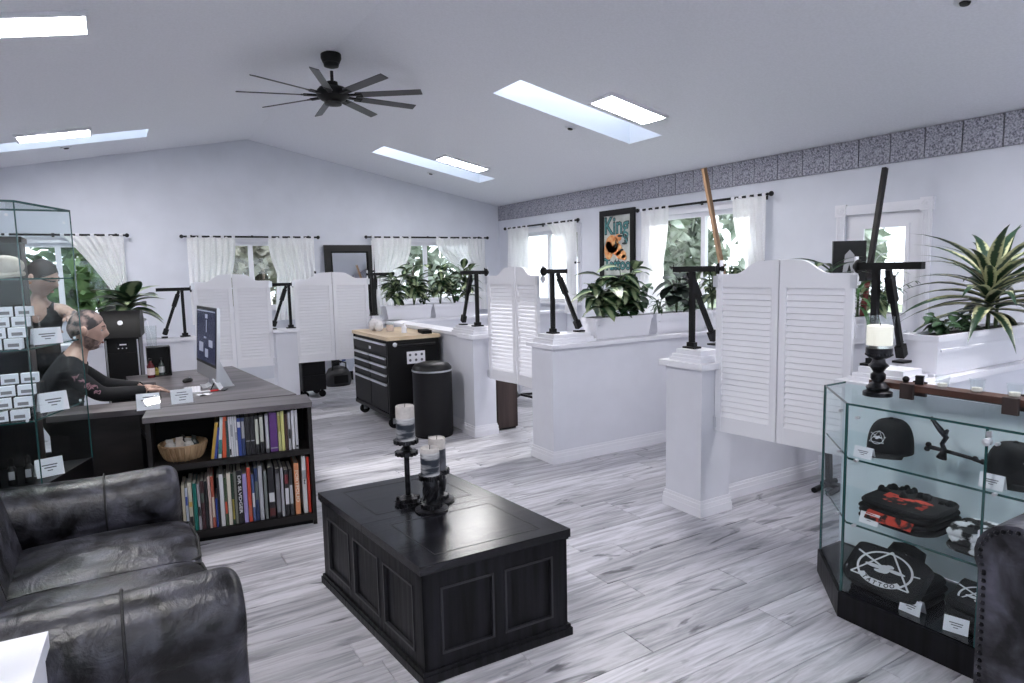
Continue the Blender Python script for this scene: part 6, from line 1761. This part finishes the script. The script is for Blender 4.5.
part('back_bracket', MB().bar((-.20, 0, .40), (-.285, 0, .60), .05, .02), BLKMET, t); part('post', MB().tube([(0, 0, .06), (0, 0, .38)], .025, 10), STEEL, t, smooth=True)
for k in range(5):
    a = k * 1.2566; l = part('leg', MB().bar((0, 0, .08), (.24 * math.cos(a), .24 * math.sin(a), .06), .04, .025), BLACK, t, .004); part('caster', MB().ball((.24 * math.cos(a), .24 * math.sin(a), .026), .025, u=10, v=7), BLKMAT, l, smooth=True)

# woman standing behind, head bent, arm reaching towards the man's head
t = thing('person', 'standing person with dark shaved hair in black tank top leaning over the seated person', 'person', (0, 0, 0))
HW_ = Vector((-.435, 5.70, 1.612))
Hw = Matrix.Translation(HW_) @ Matrix.Rotation(R_(-28), 4, 'Z') @ Matrix.Rotation(R_(20), 4, 'Y') @ Matrix.Rotation(R_(4), 4, 'X')
hd = head_mesh(1.05)
pel = (-.50, 5.86, .93); sp1 = (-.50, 5.86, 1.06); sp2 = (-.50, 5.84, 1.18); chest = (-.485, 5.80, 1.32); neck = (-.462, 5.745, 1.46)
shA, elA, wrA = (-.315, 5.74, 1.385), (-.215, 5.62, 1.24), (-.26, 5.36, 1.34)
shB, elB, wrB = (-.655, 5.76, 1.385), (-.66, 5.55, 1.20), (-.42, 5.38, 1.26)
V = [pel, sp1, sp2, chest, neck, (-.445, 5.715, 1.55), shA, elA, wrA, shB, elB, wrB, (-.42, 5.87, .88), (-.41, 5.88, .48), (-.41, 5.90, .09), (-.39, 5.78, .035), (-.58, 5.87, .88), (-.59, 5.88, .48), (-.59, 5.90, .09), (-.58, 5.78, .035)]
Rr = [(.165, .13), (.135, .11), (.14, .115), (.15, .11), (.052, .052), (.045, .045), .050, .038, .025, .050, .038, .025, .085, .058, .038, .03, .085, .058, .038, .03]
limbs = skin_mesh(V, E, Rr, 2)
ms = [(limbs, None), (hd, Hw)]
for me in hand_mesh(.55, -1): ms.append((me, hand_at(wrA, (-.24, 5.24, 1.345), 1, .5)))
for me in hand_mesh(.55, 1): ms.append((me, hand_at(wrB, (-.31, 5.24, 1.28), -1, .5)))
body = ob('body', fuse(ms, .0055, 'body', 2), mat('skin_tattooed_light', (.50, .35, .29), .5, col2=(.34, .22, .19), scale=10), t)
def sleeve_t(p, q_, ra, rb):
    p, q_ = Vector(p), Vector(q_)
    return MB().tube([p.lerp(q_, k / 6) for k in range(7)], [ra + (rb - ra) * k / 6 for k in range(7)], 14, False)
mb = sleeve_t(Vector(shA).lerp(Vector(elA), .25), elA, .048, .041); part('upper_arm_tattoo', mb, TATSKIN, body, smooth=True, label='dark patterned tattoo sleeve')
mb = sleeve_t(elA, Vector(elA).lerp(Vector(wrA), .85), .041, .029); part('forearm_tattoo', mb, TATSKIN, body, smooth=True)
shell(hair_cap(1.05, .0035, -.055, .066), mat('dark_buzzed_hair', (.014, .011, .012), .85, col2=(.05, .04, .04), scale=40), body, 'buzzed_hair', Hw)
face_parts(t, body, Hw, None, BROW, 1.05)
part('eyewear', MB().tube([Hw @ Vector(p) for p in ((.0, -.083, .014), (.085, -.062, .012), (.103, -.03, .010), (.105, 0, .012), (.103, .03, .010), (.085, .062, .012), (.0, .083, .014))], .0045, 6), BLACK, body, smooth=True)
part('earring', MB().lathe([(.006, -.003), (.012, -.003), (.012, .003), (.006, .003)], n=14), mat('copper', (.45, .2, .1), .3, metal=.8), body, M=Hw @ Matrix.Translation((-.012, -.088, -.030)) @ Matrix.Rotation(math.pi / 2, 4, 'X'))
TANK = mat('black_tank', (.006, .006, .008), .85)
SGW = segs_of(V, E, Rr) + [(tuple(Hw @ Vector((0, 0, -.06))), tuple(Hw @ Vector((0, 0, .06))), .09), (wrA, (-.24, 5.24, 1.345), .035), (wrB, (-.31, 5.24, 1.28), .035)]
def strap(co):
    import numpy as np
    x = co[:, 0] + .485
    top = 1.385 - .085 * np.exp(-(x / .06) ** 2) - .9 * np.clip(np.abs(x) - .115, 0, 1)
    return (co[:, 2] < top) | ((np.abs(np.abs(x) - .085) < .024) & (np.abs(x) < .125))
garment(body, SGW, {0: (0, 1), 1: (0, 1), 2: (0, 1), 3: (0, .8), 5: (0, .85), 8: (0, .85)}, .006, 'tank_top', TANK, body, strap)
garment(body, SGW, {0: (0, .4), 11: (0, 1), 12: (0, 1), 13: (0, .95), 15: (0, 1), 16: (0, 1), 17: (0, .95)}, .006, 'trousers', BLKMAT, body)
for x in (-.41, -.59): part('shoe', MB().ball((x, 5.83, .048), (.05, .13, .047), u=16, v=9), BLACK, body, smooth=True)

# ------------------------------------------------------------------ outdoors seen through the windows
GRASS = mat('lawn', (.05, .09, .035), .9, col2=(.12, .16, .07), scale=3)
struct('ground', MB().box(-25, 30, -20, 35, -.40, -.30), GRASS)
FOL = [mat('foliage', (.03, .075, .022), .8, col2=(.12, .20, .07), scale=3), mat('foliage', (.11, .16, .10), .8, col2=(.52, .57, .48), scale=3), mat('foliage', (.17, .16, .11), .8, col2=(.55, .52, .44), scale=3)]  # the two paler sets carry overexposed window glare in their leaf colour
def tree(x, y_, h, rr, k, label, seed, n=2200):
    r = random.Random(seed)
    t = thing('tree', label, 'tree', (x, y_, -.30), 0, 'trees outside the windows')
    part('trunk', MB().tube([(0, 0, 0), (.05, .03, h * .4), (-.03, .02, h * .8)], [.13, .10, .04], 9), BARK, t, smooth=True)
    mb = MB()
    cl = [(Vector((r.uniform(-1, 1) * rr * .7, r.uniform(-1, 1) * rr * .7, h * r.uniform(.16, .95))), rr * r.uniform(.3, .55)) for _ in range(18)]
    for i in range(n):
        c_, q_ = cl[i % 18]
        d = Vector((r.gauss(0, 1), r.gauss(0, 1), r.gauss(0, 1))).normalized() * q_ * r.random() ** .4
        p = c_ + d; s_ = r.uniform(.09, .22)
        a = Vector((r.gauss(0, 1), r.gauss(0, 1), r.gauss(0, 1))).normalized(); b = a.cross(Vector((r.gauss(0, 1), r.gauss(0, 1), r.gauss(0, 1)))).normalized()
        mb._add([p - a * s_, p + b * s_ * .5, p + a * s_, p - b * s_ * .5], [(0, 1, 2, 3)])
    f = part('foliage', mb, FOL[k], t); f['kind'] = 'stuff'
TR = [(-1.6, 13.2, 5, 1.3, 0, 'leafy green tree outside the far left window, left'), (-.2, 13.8, 5.5, 1.4, 0, 'leafy green tree outside the far left window, right'), (1.4, 15.5, 6, 1.3, 1, 'glare-paled green tree outside the window left of the mirror'), (2.6, 14.6, 5.5, 1.2, 2, 'brownish tree outside the window left of the mirror'),
      (4.3, 15.2, 6, 1.3, 2, 'brownish tree outside the window behind the planters'), (5.8, 14.2, 5.5, 1.2, 1, 'glare-paled green tree outside the corner window'), (10.8, 11.0, 5, 1.2, 1, 'glare-paled tree outside the right wall window nearest the corner'), (11.5, 13.5, 6, 1.3, 2, 'brown tree outside the right wall window nearest the corner'),
      (10.6, 7.2, 5, 1.1, 1, 'glare-paled tree outside the window with the leaning pole'), (11.5, 9.1, 6, 1.3, 1, 'tree behind the window with the leaning pole, left'), (12.6, 3.0, 6, 1.3, 2, 'brown tree outside near the entry door')]
for i, a in enumerate(TR): tree(a[0], a[1], a[2], a[3], a[4], a[5], 60 + i)
